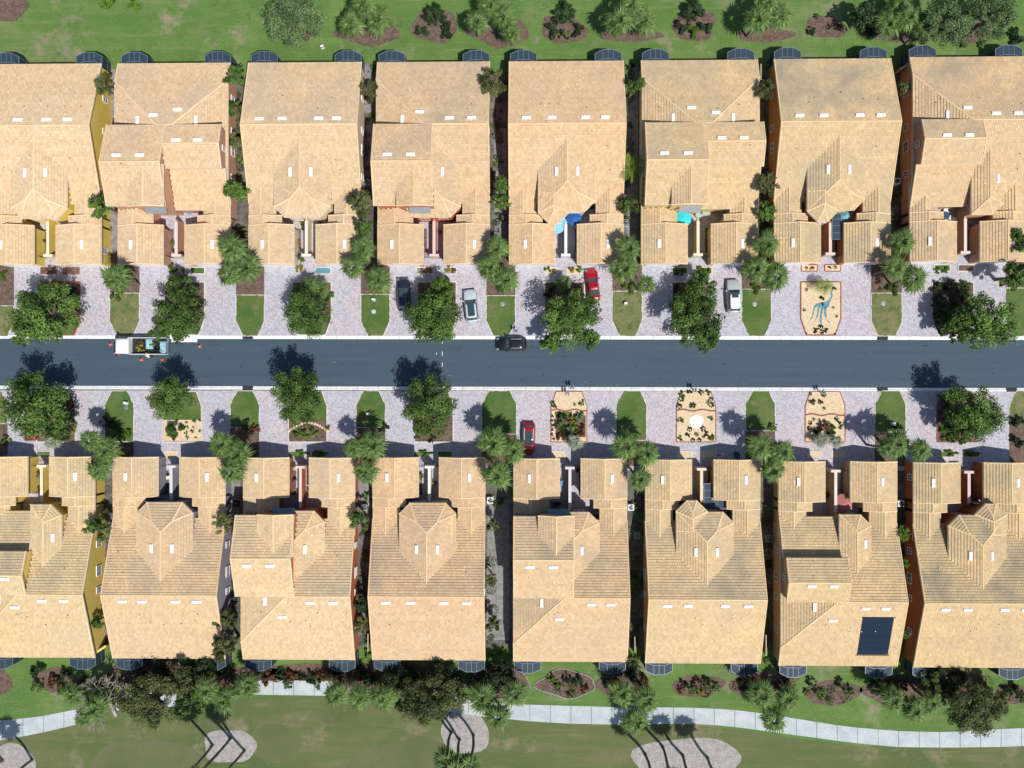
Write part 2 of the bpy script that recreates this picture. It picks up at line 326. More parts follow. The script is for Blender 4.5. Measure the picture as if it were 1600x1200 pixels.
# little planters by the entry walks
PLT=[[(64,88),(99,124)],[None,(298,320)],[None,(493,517)],[(651,677),(692,713)],[(851,872),(886,910)],[(1050,1074),(1086,1112)],[(1252,1277),(1288.5,1313)],[(1459,1484),(1497,1521)]]
for i,pr in enumerate(PLT):
    for j,q in enumerate(pr):
        if not q: continue
        dy=-2.2*(i>5)
        k={0:'mulch',2:'blue',3:'gravel',4:'pebble',6:'pebble',5:'lawn',7:'lawn',1:'lawn'}[i]
        if i==7 and j==1:k='mulch'
        o,poly=sheet('planter_bed',[(q[0],418+dy-(2 if i>5 else 0)),(q[1],418+dy-(2 if i>5 else 0)),(q[1],428+dy-(2 if i>5 else 0)),(q[0],428+dy-(2 if i>5 else 0))],M[k],.07,th=.06)
        edging(o,poly,M['brick_edge'] if i in (0,6) else M['pale_edge'],.09,.12)
PLB=[[(58,79),None],[(258,277),None],[(452,475),(487,510)],[(647,672),(684,707)],[(862,883),None],[(1060,1082),(1095,1119)],[(1262,1283),(1299,1320)],[(1468,1491),(1504,1530)]]
for i,pr in enumerate(PLB):
    for j,q in enumerate(pr):
        if not q: continue
        k={0:'lawn',1:'pebble',2:'lawn',3:'lawn',4:'pebble',5:'pebble',6:'pebble',7:'lawn'}[i]
        o,poly=sheet('planter_bed',[(q[0],705),(q[1],705),(q[1],714),(q[0],714)],M[k],.07,th=.06)
        edging(o,poly,M['pale_edge'],.09,.1)
# rear of the bottom row: golf turf, cart path slabs, bark circles, mulch beds
fy=[(-300,1175),(0,1156),(110,1128),(180,1108),(300,1096),(410,1088),(500,1088),(640,1100),(720,1112),(820,1128),(950,1133),(1060,1130),(1150,1140),(1250,1155),(1330,1164),(1450,1169),(1600,1166),(1900,1160),(1900,2600),(-300,2600)]
sheet('golf_turf',fy,M['fair'],.004)
def circ(cx,cy,rx,ry,n=26,j=.06,seed=0):
    r=random.Random(seed+int(cx)); ph=[r.uniform(0,6.28) for _ in range(3)]
    return [(cx+rx*(1+j*math.sin(2*t+ph[0])+j*math.sin(3*t+ph[1])+j*.5*math.sin(5*t+ph[2]))*math.cos(t),cy+ry*(1+j*math.sin(2*t+ph[1])+j*math.sin(4*t+ph[0]))*math.sin(t)) for t in [2*math.pi*i/n for i in range(n)]]
for (x,y,a,b) in ((358,1166,43,28),(14,1200,44,36),(727,1144,39,34),(1072,1190,88,38)):
    sheet('bark_circle',circ(x,y,a,b),M['bark'],.012)
for (x,y,a,b) in ((230,1205,95,52),(640,1215,100,60),(430,1160,40,30)):
    sheet('golf_green',circ(x,y,a,b,j=.03),patchy('green_turf_%d'%x,[(.1,.12,.05),(.125,.135,.065)],[(.15,.4,.6)]),.008)
path=[[(-60,1128,1170),(0,1126,1157),(60,1120,1146),(120,1108,1132)],[(395,1062,1085),(520,1064,1087)],[(700,1085,1112),(760,1098,1120),(830,1101,1127),(900,1103,1131),(970,1105,1132),(1040,1105,1131),(1100,1106,1131),(1160,1110,1137),(1240,1122,1148),(1320,1135,1159),(1400,1142,1167),(1480,1144,1168),(1560,1139,1167),(1640,1136,1164),(1700,1132,1160)],[(180,1085,1110),(250,1080,1105),(300,1078,1102)]]
pr=bpy.data.objects.new('cart_path',None); link(pr); pr['kind']='structure'
for seg in path:
    xs=[s[0] for s in seg]
    x=xs[0]
    while x<xs[-1]-1:
        x2=min(x+32,xs[-1]); f=lambda xx,k:float(np.interp(xx,xs,[s[k] for s in seg]))
        pts=[P(x+.4,f(x,1)),P(x2-.4,f(x2,1)),P(x2-.4,f(x2,2)),P(x+.4,f(x,2))]
        mb=MB(); mb.prism([(p.x,p.y) for p in pts][::-1],-.02,.03+random.uniform(0,.008)); o=mb.obj('path_slab',M['concrete'],pr); x=x2
for (x,y,a,b) in ((680,40,38,26),(880,45,36,24),(575,50,48,20),(780,48,46,24),(985,55,46,12),(1085,40,36,24),(1195,55,42,12),(1290,42,34,18),(1410,50,60,16),(10,15,34,20),(1500,45,50,22),
                  (885,1068,42,20),(1090,1072,40,18),(1300,1083,42,20),(970,1070,40,20),(1190,1070,50,20),(780,1065,46,22),(600,1055,90,22),(240,1055,80,26),(470,1050,60,14),(400,1060,70,20),(85,1062,32,18),(4,1066,14,20),(1400,1080,50,22),(1500,1070,40,20),(1580,1085,30,16)):
    sheet('mulch_bed',circ(x,y,a,b,j=.09),M['mulch'],.02)
for (x,y,a,b) in ((885,1068,43,21),(780,1065,47,23)):
    mb=bpy.data.objects.new('bed_border',None); link(mb); tag(mb,'pale stone border round the mulch bed behind %s'%('fifth bottom-row villa' if x>800 else 'gap beside fourth bottom-row villa'),'border')
    edging(mb,[P(p,q) for p,q in circ(x,y,a,b,j=.09)],M['bark'],.1,.1)
# road dashes
rm=MB()
for (x,y0,y1) in ((691,533,537),(682,551,554),(691,549,556),(691,567,573),(691,590,596)):
    p=P(x,y0);q=P(x,y1); rm.add([(p.x-.035,q.y,-.095),(p.x+.035,q.y,-.095),(p.x+.035,p.y,-.095),(p.x-.035,p.y,-.095)],[(0,1,2,3)])
tag(rm.obj('road_marking',M['white']),kind='structure')

# ---------------------------------------------------------------- villas
def clip(poly,a,b,c):
    "keep a*u+b*v+c<=0"
    out=[]; n=len(poly)
    for i in range(n):
        p=poly[i];q=poly[(i+1)%n]; fp=a*p[0]+b*p[1]+c; fq=a*q[0]+b*q[1]+c
        if fp<=0: out.append(p)
        if (fp<0<fq) or (fq<0<fp):
            t=fp/(fp-fq); out.append((p[0]+(q[0]-p[0])*t,p[1]+(q[1]-p[1])*t))
    return out
def area(p): return .5*abs(sum(p[i][0]*p[(i+1)%len(p)][1]-p[(i+1)%len(p)][0]*p[i][1] for i in range(len(p))))
SLP=1/3.
class Comp:
    def __init__(s,foot,planes,inset=.3,gin=.12):
        s.foot=foot; s.planes=planes; s.inset=inset; s.gin=gin
    def h(s,u,v): return min(a*u+b*v+c for a,b,c in s.planes)
    def hnp(s,U,V): return np.min([a*U+b*V+c for a,b,c in s.planes],axis=0)
    def inside(s,U,V,e=0):
        f=s.foot;n=len(f);m=np.ones(np.shape(U),bool)
        for i in range(n):
            p=f[i];q=f[(i+1)%n]; m&=((q[0]-p[0])*(V-p[1])-(q[1]-p[1])*(U-p[0]))>=-e
        return m
    def regions(s):
        R=[]
        for i,p in enumerate(s.planes):
            poly=list(s.foot)
            for j,q in enumerate(s.planes):
                if i!=j and poly: poly=clip(poly,p[0]-q[0],p[1]-q[1],p[2]-q[2]+(1e-7 if i<j else 0))
            if len(poly)>2 and area(poly)>.02: R.append((p,poly))
        return R
def rect(u0,v0,u1,v1): return [(u0,v0),(u1,v0),(u1,v1),(u0,v1)]
def mir(f): return [(-u,v) for u,v in f][::-1]
def gab(u0,u1,v0,v1,eave):   # ridge runs away from the street
    return Comp(rect(u0,v0,u1,v1),[(SLP,0,eave-SLP*u0),(-SLP,0,eave+SLP*u1)])
def bay(u0,u1,v0,v1,eave,ch=1.45,cl=True,cr=True):
    foot=[(u0,v1)]
    foot+= [(u0,v0+ch),(u0+ch,v0)] if cl else [(u0,v0)]
    foot+= [(u1-ch,v0),(u1,v0+ch)] if cr else [(u1,v0)]
    foot+=[(u1,v1)]
    k=SLP/math.sqrt(2); pl=[(SLP,0,eave-SLP*u0),(-SLP,0,eave+SLP*u1),(0,SLP,eave-SLP*v0)]
    if cl: pl.append((k,k,eave-k*(u0+ch+v0)))
    if cr: pl.append((-k,k,eave-k*(-(u1-ch)+v0)))
    return Comp(foot,pl)
RW=18.45; RR=28.05; RH=6.3
def villa_comps(left,right,W,bays,bf):
    h=W/2; cs=[]
    pl=[(0,-SLP,RH+SLP*RW),(0,SLP,RH-SLP*RW)]
    if left in 'PQ': pl.append((SLP,0,4.0+SLP*h))
    if right in 'PQ': pl.append((-SLP,0,4.0+SLP*h))
    cs.append(Comp(rect(-h,8.5,h,RR),pl))
    for s,t in ((-1,left),(1,right)):
        f=lambda u0,u1,v0,v1,e: cs.append(gab(min(s*u0,s*u1),max(s*u0,s*u1),v0,v1,e))
        o1=h-.012;o2=h-.03;o3=h-.05
        f(o1-6.4,o1,0,5.55,3.1)
        if t=='P': f(o2-4.9,o2,5.45,8.3,3.06)
        else: f(o2-4.6,o2,5.45,6.85,3.06); f(o3-3.75,o3,6.75,10.8,3.02)
        if t=='P':
            b0,b1=7.5,RW; u0,u1=sorted((s*(h-.07),s*-.25)); mid=(b0+b1)/2; ev=6.33; pk=ev+(mid-b0)*SLP
            cs.append(Comp(rect(u0,b0,u1,b1),[(0,SLP,ev-SLP*b0),(0,-SLP,ev+SLP*b1)]))
            a0,a1=sorted((s*-.33,s*4.5)); cs.append(gab(a0,a1,b0-.25,12.9,7.1))
        if t=='Q':
            u0,u1=sorted((s*(h-.07),s*.15)); cs.append(Comp(rect(u0,7.6,u1,12.9),[(0,SLP,3.15-SLP*7.6)]))
            u0,u1=sorted((s*(h-.09),s*-.2)); cs.append(Comp(rect(u0,12.6,u1,RW+.02),[(0,SLP,6.2-SLP*12.6),(0,-SLP,6.3+SLP*RW)]))
    if bays=='full': cs.append(bay(-3.88,3.88,bf,17.2,4.4))
    if bays=='stepL': cs.append(bay(-3.88,3.88,7.0,17.2,4.4,cl=False)); cs.append(bay(-3.9,.35,5.45,9.6,4.43))
    if bays=='stepR': cs.append(bay(-3.88,3.88,7.0,17.2,4.4,cr=False)); cs.append(bay(-.35,3.9,5.45,9.6,4.43))
    if bays=='smallR': cs.append(bay(-.3,4.0,bf,15.2,4.38,cl=False))
    if bays=='smallL': cs.append(bay(-4.0,.3,bf,15.2,4.38,cr=False))
    return cs
TW,TE=.33,.355
def add_tiles(mb_V,mb_F,tones,cs,ci,sg,seed):
    r=np.random.default_rng(seed); comp=cs[ci]
    others=[c for k,c in enumerate(cs) if k!=ci]
    for (a,b,c),poly in comp.regions():
        g=math.hypot(a,b); d=(a/g,b/g); e=(-d[1],d[0])    # d = uphill
        S=[p[0]*e[0]+p[1]*e[1] for p in poly]; T=[p[0]*d[0]+p[1]*d[1] for p in poly]
        t0=min(T); nr=int((max(T)-t0)/TE)+2; ns=int((max(S)-min(S))/TW)+3
        for j in range(nr):
            off=min(S)-TW*(1+(j%2)*.5)
            s0=off+np.arange(ns)*TW; s1=s0+TW-.021; ta=t0+j*TE; tb=ta+TE
            if ta>max(T): break
            cu=np.stack([s0*e[0]+ta*d[0],s1*e[0]+ta*d[0],s1*e[0]+tb*d[0],s0*e[0]+tb*d[0]],1)
            cv=np.stack([s0*e[1]+ta*d[1],s1*e[1]+ta*d[1],s1*e[1]+tb*d[1],s0*e[1]+tb*d[1]],1)
            # inside region polygon?
            n=len(poly); IN=np.ones(cu.shape,bool)
            orient=1 if sum(poly[i][0]*poly[(i+1)%n][1]-poly[(i+1)%n][0]*poly[i][1] for i in range(n))>0 else -1
            for i in range(n):
                p=poly[i];q=poly[(i+1)%n]; IN&=orient*((q[0]-p[0])*(cv-p[1])-(q[1]-p[1])*(cu-p[0]))>=-1e-6
            hh=a*cu+b*cv+c
            hid=np.zeros(cu.shape,bool)
            for o in others: hid|=o.inside(cu,cv)&(o.hnp(cu,cv)>hh+.1)
            hid=hid.all(1); full=IN.all(1)
            jit=r.uniform(-.004,.01,ns); tn=np.clip(r.normal(.5,.22,ns)+ (r.random(ns)<.04)*r.uniform(-.5,.5,ns)+r.normal(0,.06),0,1)
            for k in range(ns):
                if hid[k]: continue
                if full[k]: pts=list(zip(cu[k],cv[k]))
                else:
                    pts=list(zip(cu[k].tolist(),cv[k].tolist()))
                    for i in range(n):
                        p=poly[i];q=poly[(i+1)%n]; A=(q[1]-p[1])*orient;B=-(q[0]-p[0])*orient
                        pts=clip(pts,A,B,-(A*p[0]+B*p[1]))
                        if len(pts)<3: break
                    if len(pts)<3 or area(pts)<.004: continue
                base=len(mb_V); lo=[]
                for (u,v) in pts:
                    tt=(u*d[0]+v*d[1]-ta)/TE; z=a*u+b*v+c+.082-.074*tt+jit[k]
                    mb_V.append((float(u),float(sg*v),float(z)))
                    lo.append(tt<.03)
                m=len(pts); mb_F.append(tuple(range(base,base+m))); tones.append(float(tn[k]))
                for i in range(m):
                    if lo[i] and lo[(i+1)%m]:
                        x=len(mb_V); p=mb_V[base+i];q=mb_V[base+(i+1)%m]
                        mb_V.append((p[0],p[1],p[2]-.085)); mb_V.append((q[0],q[1],q[2]-.085))
                        mb_F.append((base+i,base+(i+1)%m,x+1,x)); tones.append(float(tn[k])*.9)
capme=MB(); 
cv_=[];
for x,rr,dz in ((0,.115,.0),(.40,.095,-.015)):
    for i in range(6):
        t=math.pi*i/5; cv_.append((x,rr*math.cos(t),rr*math.sin(t)*.8+dz))
capme.add(cv_,[(i,i+1,i+7,i+6) for i in range(5)]+[tuple(range(6))])
def caps_along(V,Fc,tones,p,q,cs,ci,r,lift=.03,rad=1.0,check=True):
    p=Vector(p);q=Vector(q); L=(q-p).length
    if L<.3: return
    n=max(1,int(L/.36)); d=(q-p)/n; 
    xa=d.normalized(); ya=Vector((0,0,1)).cross(xa)
    if ya.length<.01: return
    ya.normalize(); za=xa.cross(ya)
    for i in range(n):
        c=p+d*i; m=c+d*.5
        if check:
            hid=False
            for k,o in enumerate(cs):
                if k!=ci and o.inside(np.array(m.x),np.array(m.y)) and o.h(m.x,m.y)>m.z+.06: hid=True;break
            if hid: continue
        b=len(V)
        for v in capme.V: V.append(tuple(c+xa*v[0]+ya*v[1]*rad+za*(v[2]*rad+lift)))
        for f in capme.F: Fc.append(tuple(b+k for k in f)); tones.append(r.uniform(.3,.85))
def shared_edges(regs):
    out=[]
    for i in range(len(regs)):
        for j in range(i+1,len(regs)):
            A=regs[i][0];B=regs[j][0]; pts=[]
            for (u,v) in regs[i][1]:
                if abs((A[0]-B[0])*u+(A[1]-B[1])*v+A[2]-B[2])<1e-3 and any(math.hypot(u-x,v-y)<1e-3 for x,y in regs[j][1]): pts.append((u,v))
            if len(pts)>=2: out.append((pts[0],pts[1],A))
    return out
def fmesh(name,V,Fc,tones,mat,parent,sg,col):
    if sg: pass
    me=mdata(name,V,Fc,mat); at=me.attributes.new('tone','FLOAT','FACE'); at.data.foreach_set('value',tones)
    o=bpy.data.objects.new(name,me); link(o,parent); o.color=col; return o
def window(parent,x,y,nx,ny,zc,ww,wh,bars=1):
    "wall window facing (nx,ny): frame part, pane and mullion inside"
    t=Vector((-ny,nx,0)); n=Vector((nx,ny,0)); c=Vector((x,y,zc))
    def slab(mb,u0,u1,z0,z1,d0,d1):
        V=[c+t*u+n*d+Vector((0,0,z)) for u,z,d in ((u0,z0,d0),(u1,z0,d0),(u1,z1,d0),(u0,z1,d0),(u0,z0,d1),(u1,z0,d1),(u1,z1,d1),(u0,z1,d1))]
        mb.add(V,[(0,1,2,3),(7,6,5,4),(0,4,5,1),(1,5,6,2),(2,6,7,3),(3,7,4,0)])
    f=MB(); a=ww/2;b=wh/2;k=.09
    slab(f,-a,a,-b,-b+k,-.03,.07);slab(f,-a,a,b-k,b,-.03,.07);slab(f,-a,-a+k,-b+k,b-k,-.03,.07);slab(f,a-k,a,-b+k,b-k,-.03,.07)
    fo=f.obj('window',M['white'],parent)
    p=MB(); slab(p,-a+k,a-k,-b+k,b-k,-.02,.025); p.obj('pane',M['glass'],fo)
    q=MB(); slab(q,-.03,.03,-b+k,b-k,.026,.055); slab(q,-a+k,-.031,-.03,.03,.026,.052); slab(q,.031,a-k,-.03,.03,.026,.052); q.obj('mullion',M['white'],fo)
VENT={}
def villa(row,i,Xc,Yf,W,left,right,bays,bf,wallc,tint,stain,desc,seed):
    sg=1 if row=='T' else -1
    root=thing('villa',desc,'house',(Xc,Yf,0),0,'twin villas along the street')
    cs=villa_comps(left,right,W,bays,bf); r=random.Random(seed)
    Hh=lambda u,v: max([c.h(u,v) for c in cs if bool(c.inside(np.array(float(u)),np.array(float(v)),.001))] or [0])
    # walls, deck
    wm=MB(); dk=MB(); fm=MB()
    V=[];Fc=[];tn=[];RV=[];RF=[];RT=[]
    for ci,c in enumerate(cs):
        f=c.foot;n=len(f); cen=(sum(p[0] for p in f)/n,sum(p[1] for p in f)/n)
        # inset footprint
        off=[]
        for k in range(n):
            p=f[k];q=f[(k+1)%n]; d=(q[0]-p[0],q[1]-p[1]);L=math.hypot(*d); off.append((d[1]/L,-d[0]/L,-(p[0]*d[1]-p[1]*d[0])/L))
        ins=list(f)
        for k,(a,b,cc) in enumerate(off):
            s_=c.inset if abs(b)>.5 or ci else .22
            if k is not None: ins=clip(ins,a,b,cc+s_-.011*ci)
        m=len(ins)
        for k in range(m):
            p=ins[k];q=ins[(k+1)%m]; ts=[0,1]
            for x in range(len(c.planes)):
                for y in range(x+1,len(c.planes)):
                    A=c.planes[x];B=c.planes[y]; fp=(A[0]-B[0])*p[0]+(A[1]-B[1])*p[1]+A[2]-B[2]; fq=(A[0]-B[0])*q[0]+(A[1]-B[1])*q[1]+A[2]-B[2]
                    if fp*fq<0: ts.append(fp/(fp-fq))
            ts=sorted(set(ts)); pts=[(p[0]+(q[0]-p[0])*t,p[1]+(q[1]-p[1])*t) for t in ts]
            tp=[(u,sg*v,c.h(u,v)-.1) for u,v in pts]
            wm.add([(p[0],sg*p[1],0),(q[0],sg*q[1],0)]+tp[::-1],[tuple(range(2+len(tp)))])
        regs=c.regions()
        for pl,poly in regs:
            dk.add([(u,sg*v,pl[0]*u+pl[1]*v+pl[2]-.012) for u,v in poly],[tuple(range(len(poly)))])
            dk.add([(u,sg*v,pl[0]*u+pl[1]*v+pl[2]-.16) for u,v in poly],[tuple(range(len(poly)))[::-1]])
        # fascia
        for k in range(n):
            p=f[k];q=f[(k+1)%n]; ts=[0,1]
            for x in range(len(c.planes)):
                for y in range(x+1,len(c.planes)):
                    A=c.planes[x];B=c.planes[y]; fp=(A[0]-B[0])*p[0]+(A[1]-B[1])*p[1]+A[2]-B[2]; fq=(A[0]-B[0])*q[0]+(A[1]-B[1])*q[1]+A[2]-B[2]
                    if fp*fq<0: ts.append(fp/(fp-fq))
            ts=sorted(set(ts)); nx,ny,_=off[k]
            for t1,t2 in zip(ts,ts[1:]):
                a=(p[0]+(q[0]-p[0])*t1,p[1]+(q[1]-p[1])*t1); b=(p[0]+(q[0]-p[0])*t2,p[1]+(q[1]-p[1])*t2); ha=c.h(*a);hb=c.h(*b)
                e=.035; top=-.005 if abs(ha-hb)<.01 else .035
                o1=(a[0]+nx*e,a[1]+ny*e);o2=(b[0]+nx*e,b[1]+ny*e)
                Vv=[(a[0],sg*a[1],ha-.2),(b[0],sg*b[1],hb-.2),(b[0],sg*b[1],hb+top),(a[0],sg*a[1],ha+top),(o1[0],sg*o1[1],ha-.2),(o2[0],sg*o2[1],hb-.2),(o2[0],sg*o2[1],hb+top),(o1[0],sg*o1[1],ha+top)]
                # skip fascia buried in a higher component
                mu,mv=(a[0]+b[0])/2,(a[1]+b[1])/2
                if any(x is not c and bool(x.inside(np.array(mu+nx*.1),np.array(mv+ny*.1))) and bool(x.inside(np.array(a[0]+nx*.1),np.array(a[1]+ny*.1))) and x.h(mu,mv)>max(ha,hb)+.25 for x in cs): continue
                fm.add(Vv,[(0,1,2,3),(7,6,5,4),(0,4,5,1),(3,2,6,7),(0,3,7,4),(1,5,6,2)])
                if abs(ha-hb)>.05:
                    A3=(a[0]-nx*.05,a[1]-ny*.05,ha);B3=(b[0]-nx*.05,b[1]-ny*.05,hb)
                    if hb<ha:A3,B3=B3,A3
                    n0=len(RV); caps_along(RV,RF,RT,A3,B3,cs,ci,r,lift=.03,rad=.8)
        add_tiles(V,Fc,tn,cs,ci,sg,seed*31+ci)
        for p,q,A in shared_edges(regs):
            a=(p[0],p[1],A[0]*p[0]+A[1]*p[1]+A[2]);b=(q[0],q[1],A[0]*q[0]+A[1]*q[1]+A[2])
            if a[2]>b[2]:a,b=b,a
            caps_along(RV,RF,RT,a,b,cs,ci,r)
    RV=[(x,sg*y,z) for x,y,z in RV]
    wo=wm.obj('wall',M['stucco'],root); wo.color=(*wallc,1)
    ro=dk.obj('roof',M['deck'],root)
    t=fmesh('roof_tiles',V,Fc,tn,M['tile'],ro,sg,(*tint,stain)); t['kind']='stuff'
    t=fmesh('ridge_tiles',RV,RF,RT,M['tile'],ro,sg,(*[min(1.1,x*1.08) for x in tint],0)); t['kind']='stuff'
    fm.obj('fascia',M['tan_trim'],root)
    # roof vents
    vts=[]
    for s,tt in ((-1,left),(1,right)):
        if tt=='R': vts+=[(s*5.2+r.uniform(-.3,.3),RW+.85,0),(s*2.3+r.uniform(-.4,.4),RW+.85,0)]
        else: vts+=[(s*4.0,RW+.9,1),(s*1.6,RW+2.6+r.uniform(-1.2,.5),0)]
        if tt=='P': vts+=[(s*5.6,13.9,0),(s*2.5,13.9,0)]
        if tt=='Q': vts+=[(s*5.0,16.1,0),(s*2.1,16.1,0)]
        if tt=='R' and bays in ('full','stepL','stepR'): vts.append((s*1.4,12.3 if s<0 else 12.3,1))
        if tt=='R' and bays.startswith('small'): vts.append((s*3.0,11.0,1))
        vts.append((s*5.65,2.7,1))
    for k,(u,v,along) in enumerate(vts):
        z=Hh(u,v); e=.05; gu=(Hh(u+e,v)-Hh(u-e,v))/(2*e); gv=(Hh(u,v+e)-Hh(u,v-e))/(2*e)
        if abs(gu)>.5 or abs(gv)>.5: gu=gv=0
        me=VENT.get('m')
        if me is None:
            mb=MB(); mb.add([(-.62,-.24,.02),(.62,-.24,.02),(.62,.24,.02),(-.62,.24,.02),(-.56,-.2,.17),(.56,-.2,.17),(.56,.16,.2),(-.56,.16,.2)],[(4,5,6,7),(0,1,5,4),(1,2,6,5),(2,3,7,6),(3,0,4,7)]); me=VENT['m']=mdata('roof_vent',mb.V,mb.F,plain('vent_white',(.86,.86,.88),.5,var=.04))
        o=bpy.data.objects.new('roof_vent',me); link(o,ro); o.location=(u,sg*v,z+.055)
        nrm=Vector((-gu,-gv*sg,1)).normalized(); xa=Vector((1,0,gu)) if not along else Vector((0,1,gv*sg)); xa.normalize(); ya=nrm.cross(xa)
        o.rotation_euler=Matrix((xa,ya,nrm)).transposed().to_euler()
    for k in range(7):
        u,v=(r.uniform(-6.5,6.5),RW+r.uniform(2,4.5)) if k<5 else (r.choice((-1,1))*r.uniform(4.4,6.5),r.uniform(12.2,16))
        if 'p' not in VENT: VENT['p']=mdata('vent_pipe',*(lambda q:(q.V,q.F))(MB().lathe([(.07,-.05),(.07,.2),(.05,.24)],8)),M['iron'])
        o=bpy.data.objects.new('vent_pipe',VENT['p']); link(o,ro); o.location=(u,sg*v,Hh(u,v))
    # side windows, garage doors, bay windows, courtyard wall
    h=W/2
    for s in (-1,1):
        for v,ww,zc in ((12.4,.9,1.75),(16.2,1.5,1.75),(18.9,.9,1.75),(23.5,.8,1.75),(2.2,.9,1.7)):
            window(root,s*(h-(.22 if v>9 else .3)+.04),sg*v,s,0,zc,ww,1.25)
        if (left if s<0 else right)=='Q': window(root,s*(h-.3+.05)-s*.0,sg*15.6,s,0,4.9,.8,1.1)
        gd=MB(); gu0,gu1=sorted((s*(h-1.0),s*(h-5.6)))
        for k in range(4): gd.box(gu0,min(sg*.21,sg*.29),.03+k*.56,gu1,max(sg*.21,sg*.29),.03+k*.56+.54)
        gd.obj('garage_door',M['white'],root)
    if bays in('full','stepL','stepR'):
        for s in (-1,1):
            vb=bf if bays=='full' else (5.45 if (s<0)==(bays=='stepL') else 7.0)
            window(root,s*1.3,sg*(vb+.26),0,-sg,1.9,1.3,1.7); 
    dr=MB(); dr.box(-h+5.4,min(sg*8.4,sg*8.5),0,-h+6.3,max(sg*8.4,sg*8.5),2.1); dr.obj('front_door',M['dark'],root)
    cw=MB(); x0=-.0
    cw.box(-.12,min(sg*1.75,sg*(bf+.2)),0,.12,max(sg*1.75,sg*(bf+.2)),2.35)
    o=cw.obj('courtyard_wall',M['stucco'],root); o.color=(*wallc,1)
    cp=MB(); cp.box(-.2,min(sg*1.6,sg*(bf-.1)),2.35,.2,max(sg*1.6,sg*(bf-.1)),2.43); cp.box(-.65,min(sg*1.25,sg*1.6),0,.65,max(sg*1.25,sg*1.6),2.45)
    o=cp.obj('wall_cap',M['stucco'],root); o.color=(*[min(.85,x*.5+.42) for x in wallc],1)
    gi=h-6.4-.0
    for s in (-1,1):
        gt=MB()
        a=.66*s;b=(gi+.25)*s*1.0
        for z in (.15,1.2,1.95): gt.bar((a,sg*1.42,z),(b,sg*1.42,z),.025,4)
        for k in range(7):
            x=a+(b-a)*(k+.5)/7; gt.bar((x,sg*1.42,.1),(x,sg*1.42,2.0),.014,4)
        gt.obj('gate',M['dark'],root)
    if 'P' in (left,right):
        s=-1 if left=='P' else 1
        aw=MB(); u0,u1=sorted((s*.2,s*3.1)); aw.add([(u0,sg*7.65,5.25),(u1,sg*7.65,5.25),(u1,sg*6.75,4.85),(u0,sg*6.75,4.85),(u0,sg*7.65,5.17),(u1,sg*7.65,5.17),(u1,sg*6.75,4.77),(u0,sg*6.75,4.77)],[(0,1,2,3),(7,6,5,4),(0,3,7,4),(1,5,6,2),(3,2,6,7),(0,4,5,1)])
        aw.obj('awning',plain('awning_grey_%s%d'%(row,i),(.2,.22,.24) if row=='T' else (.12,.22,.26),.6),root)
    cf=MB(); u_=h-6.5; a_,b_=sorted((sg*.6,sg*8.35)); cf.add([(-u_,a_,.034),(u_,a_,.034),(u_,b_,.034),(-u_,b_,.034)],[(0,1,2,3)]); c2,d2=sorted((sg*5.6,sg*8.3))
    for s in (-1,1):
        e1,e2=sorted((s*(u_+.002),s*4.2)); cf.add([(e1,c2,.034),(e2,c2,.034),(e2,d2,.034),(e1,d2,.034)],[(0,1,2,3)])
    o=cf.obj('courtyard_floor',M['paver'],root)
    # screened porches
    for s in (-1,1):
        u0,u1=sorted((s*4.05,s*7.7)); v0=RR-.35; v1=RR+1.3; v2=RR+1.85; zt=2.45
        ring=[(u0,v0),(u0,v1),(u0+1.1,v2),(u1-1.1,v2),(u1,v1),(u1,v0)]
        so_=MB(); n=len(ring)
        so_.add([(u,sg*v,0.05) for u,v in ring]+[(u,sg*v,zt) for u,v in ring],[(k,k+1,n+k+1,n+k) for k in range(n-1)])
        mid=[((u0+1.3),sg*(v0+.9)),((u1-1.3),sg*(v0+.9))]
        so_.add([(u,sg*v,zt) for u,v in ring],[tuple(range(n))])
        fo=MB()
        for k in range(n):
            u,v=ring[k]; fo.bar((u,sg*v,0),(u,sg*v,zt),.035,4)
            if k<n-1:
                a,b=ring[k],ring[k+1]; fo.bar((a[0],sg*a[1],zt),(b[0],sg*b[1],zt),.042,4); fo.bar((a[0],sg*a[1],.9),(b[0],sg*b[1],.9),.025,4)
        um=(u0+u1)/2
        for a,b in (((um,v0),(um,v2)),((u0,v0+.55),(u0+1.1,v0+.9)),((u0+1.1,v0+.9),(u1-1.1,v0+.9)),((u1-1.1,v0+.9),(u1,v0+.55)),((u0+1.1,v0+.9),(u0+1.1,v2)),((u1-1.1,v0+.9),(u1-1.1,v2))):
            fo.bar((a[0],sg*a[1],zt+.012),(b[0],sg*b[1],zt+.012),.03,4)
        par=MB(); par.prism([(u,sg*v) for u,v in (ring if sg>0 else ring[::-1])],0.0,.05)
        q=par.obj('screen_porch',M['gravel'],root); so_.obj('screen',M['screen'],q); fo.obj('cage_frame',M['cageframe'],q)
    return root,Hh
TC=[-67.15,-48.98,-30.67,-12.79,5.54,23.84,42.03,60.5]; BC=[-68.05,-49.7,-31.5,-13.45,6.11,24.32,42.77,61.0]
TWd=[15.9,15.8,15.8,15.6,15.8,16.0,15.95,15.95]; BWd=[15.9,15.8,15.6,15.65,15.7,15.8,16.2,15.95]
TF=[16.62,16.6,16.58,16.52,16.5,16.5,16.56,16.7]; BF=[-10.12,-10.15,-10.2,-10.15,-10.25,-10.38,-10.6,-10.72]
TT=[('R','R','full',6.2),('P','Q','none',6.2),('R','R','full',6.3),('P','R','full',6.3),('R','R','stepL',5.8),('P','Q','none',6.2),('R','R','stepL',5.8),('Q','R','smallR',6.2)]
BT_=[('Q','R','smallR',6.5),('R','R','full',6.1),('P','R','full',7.2),('R','R','full',6.1),('P','R','full',7.2),('R','R','stepL',5.8),('Q','R','smallR',7.1),('R','R','stepR',5.8)]
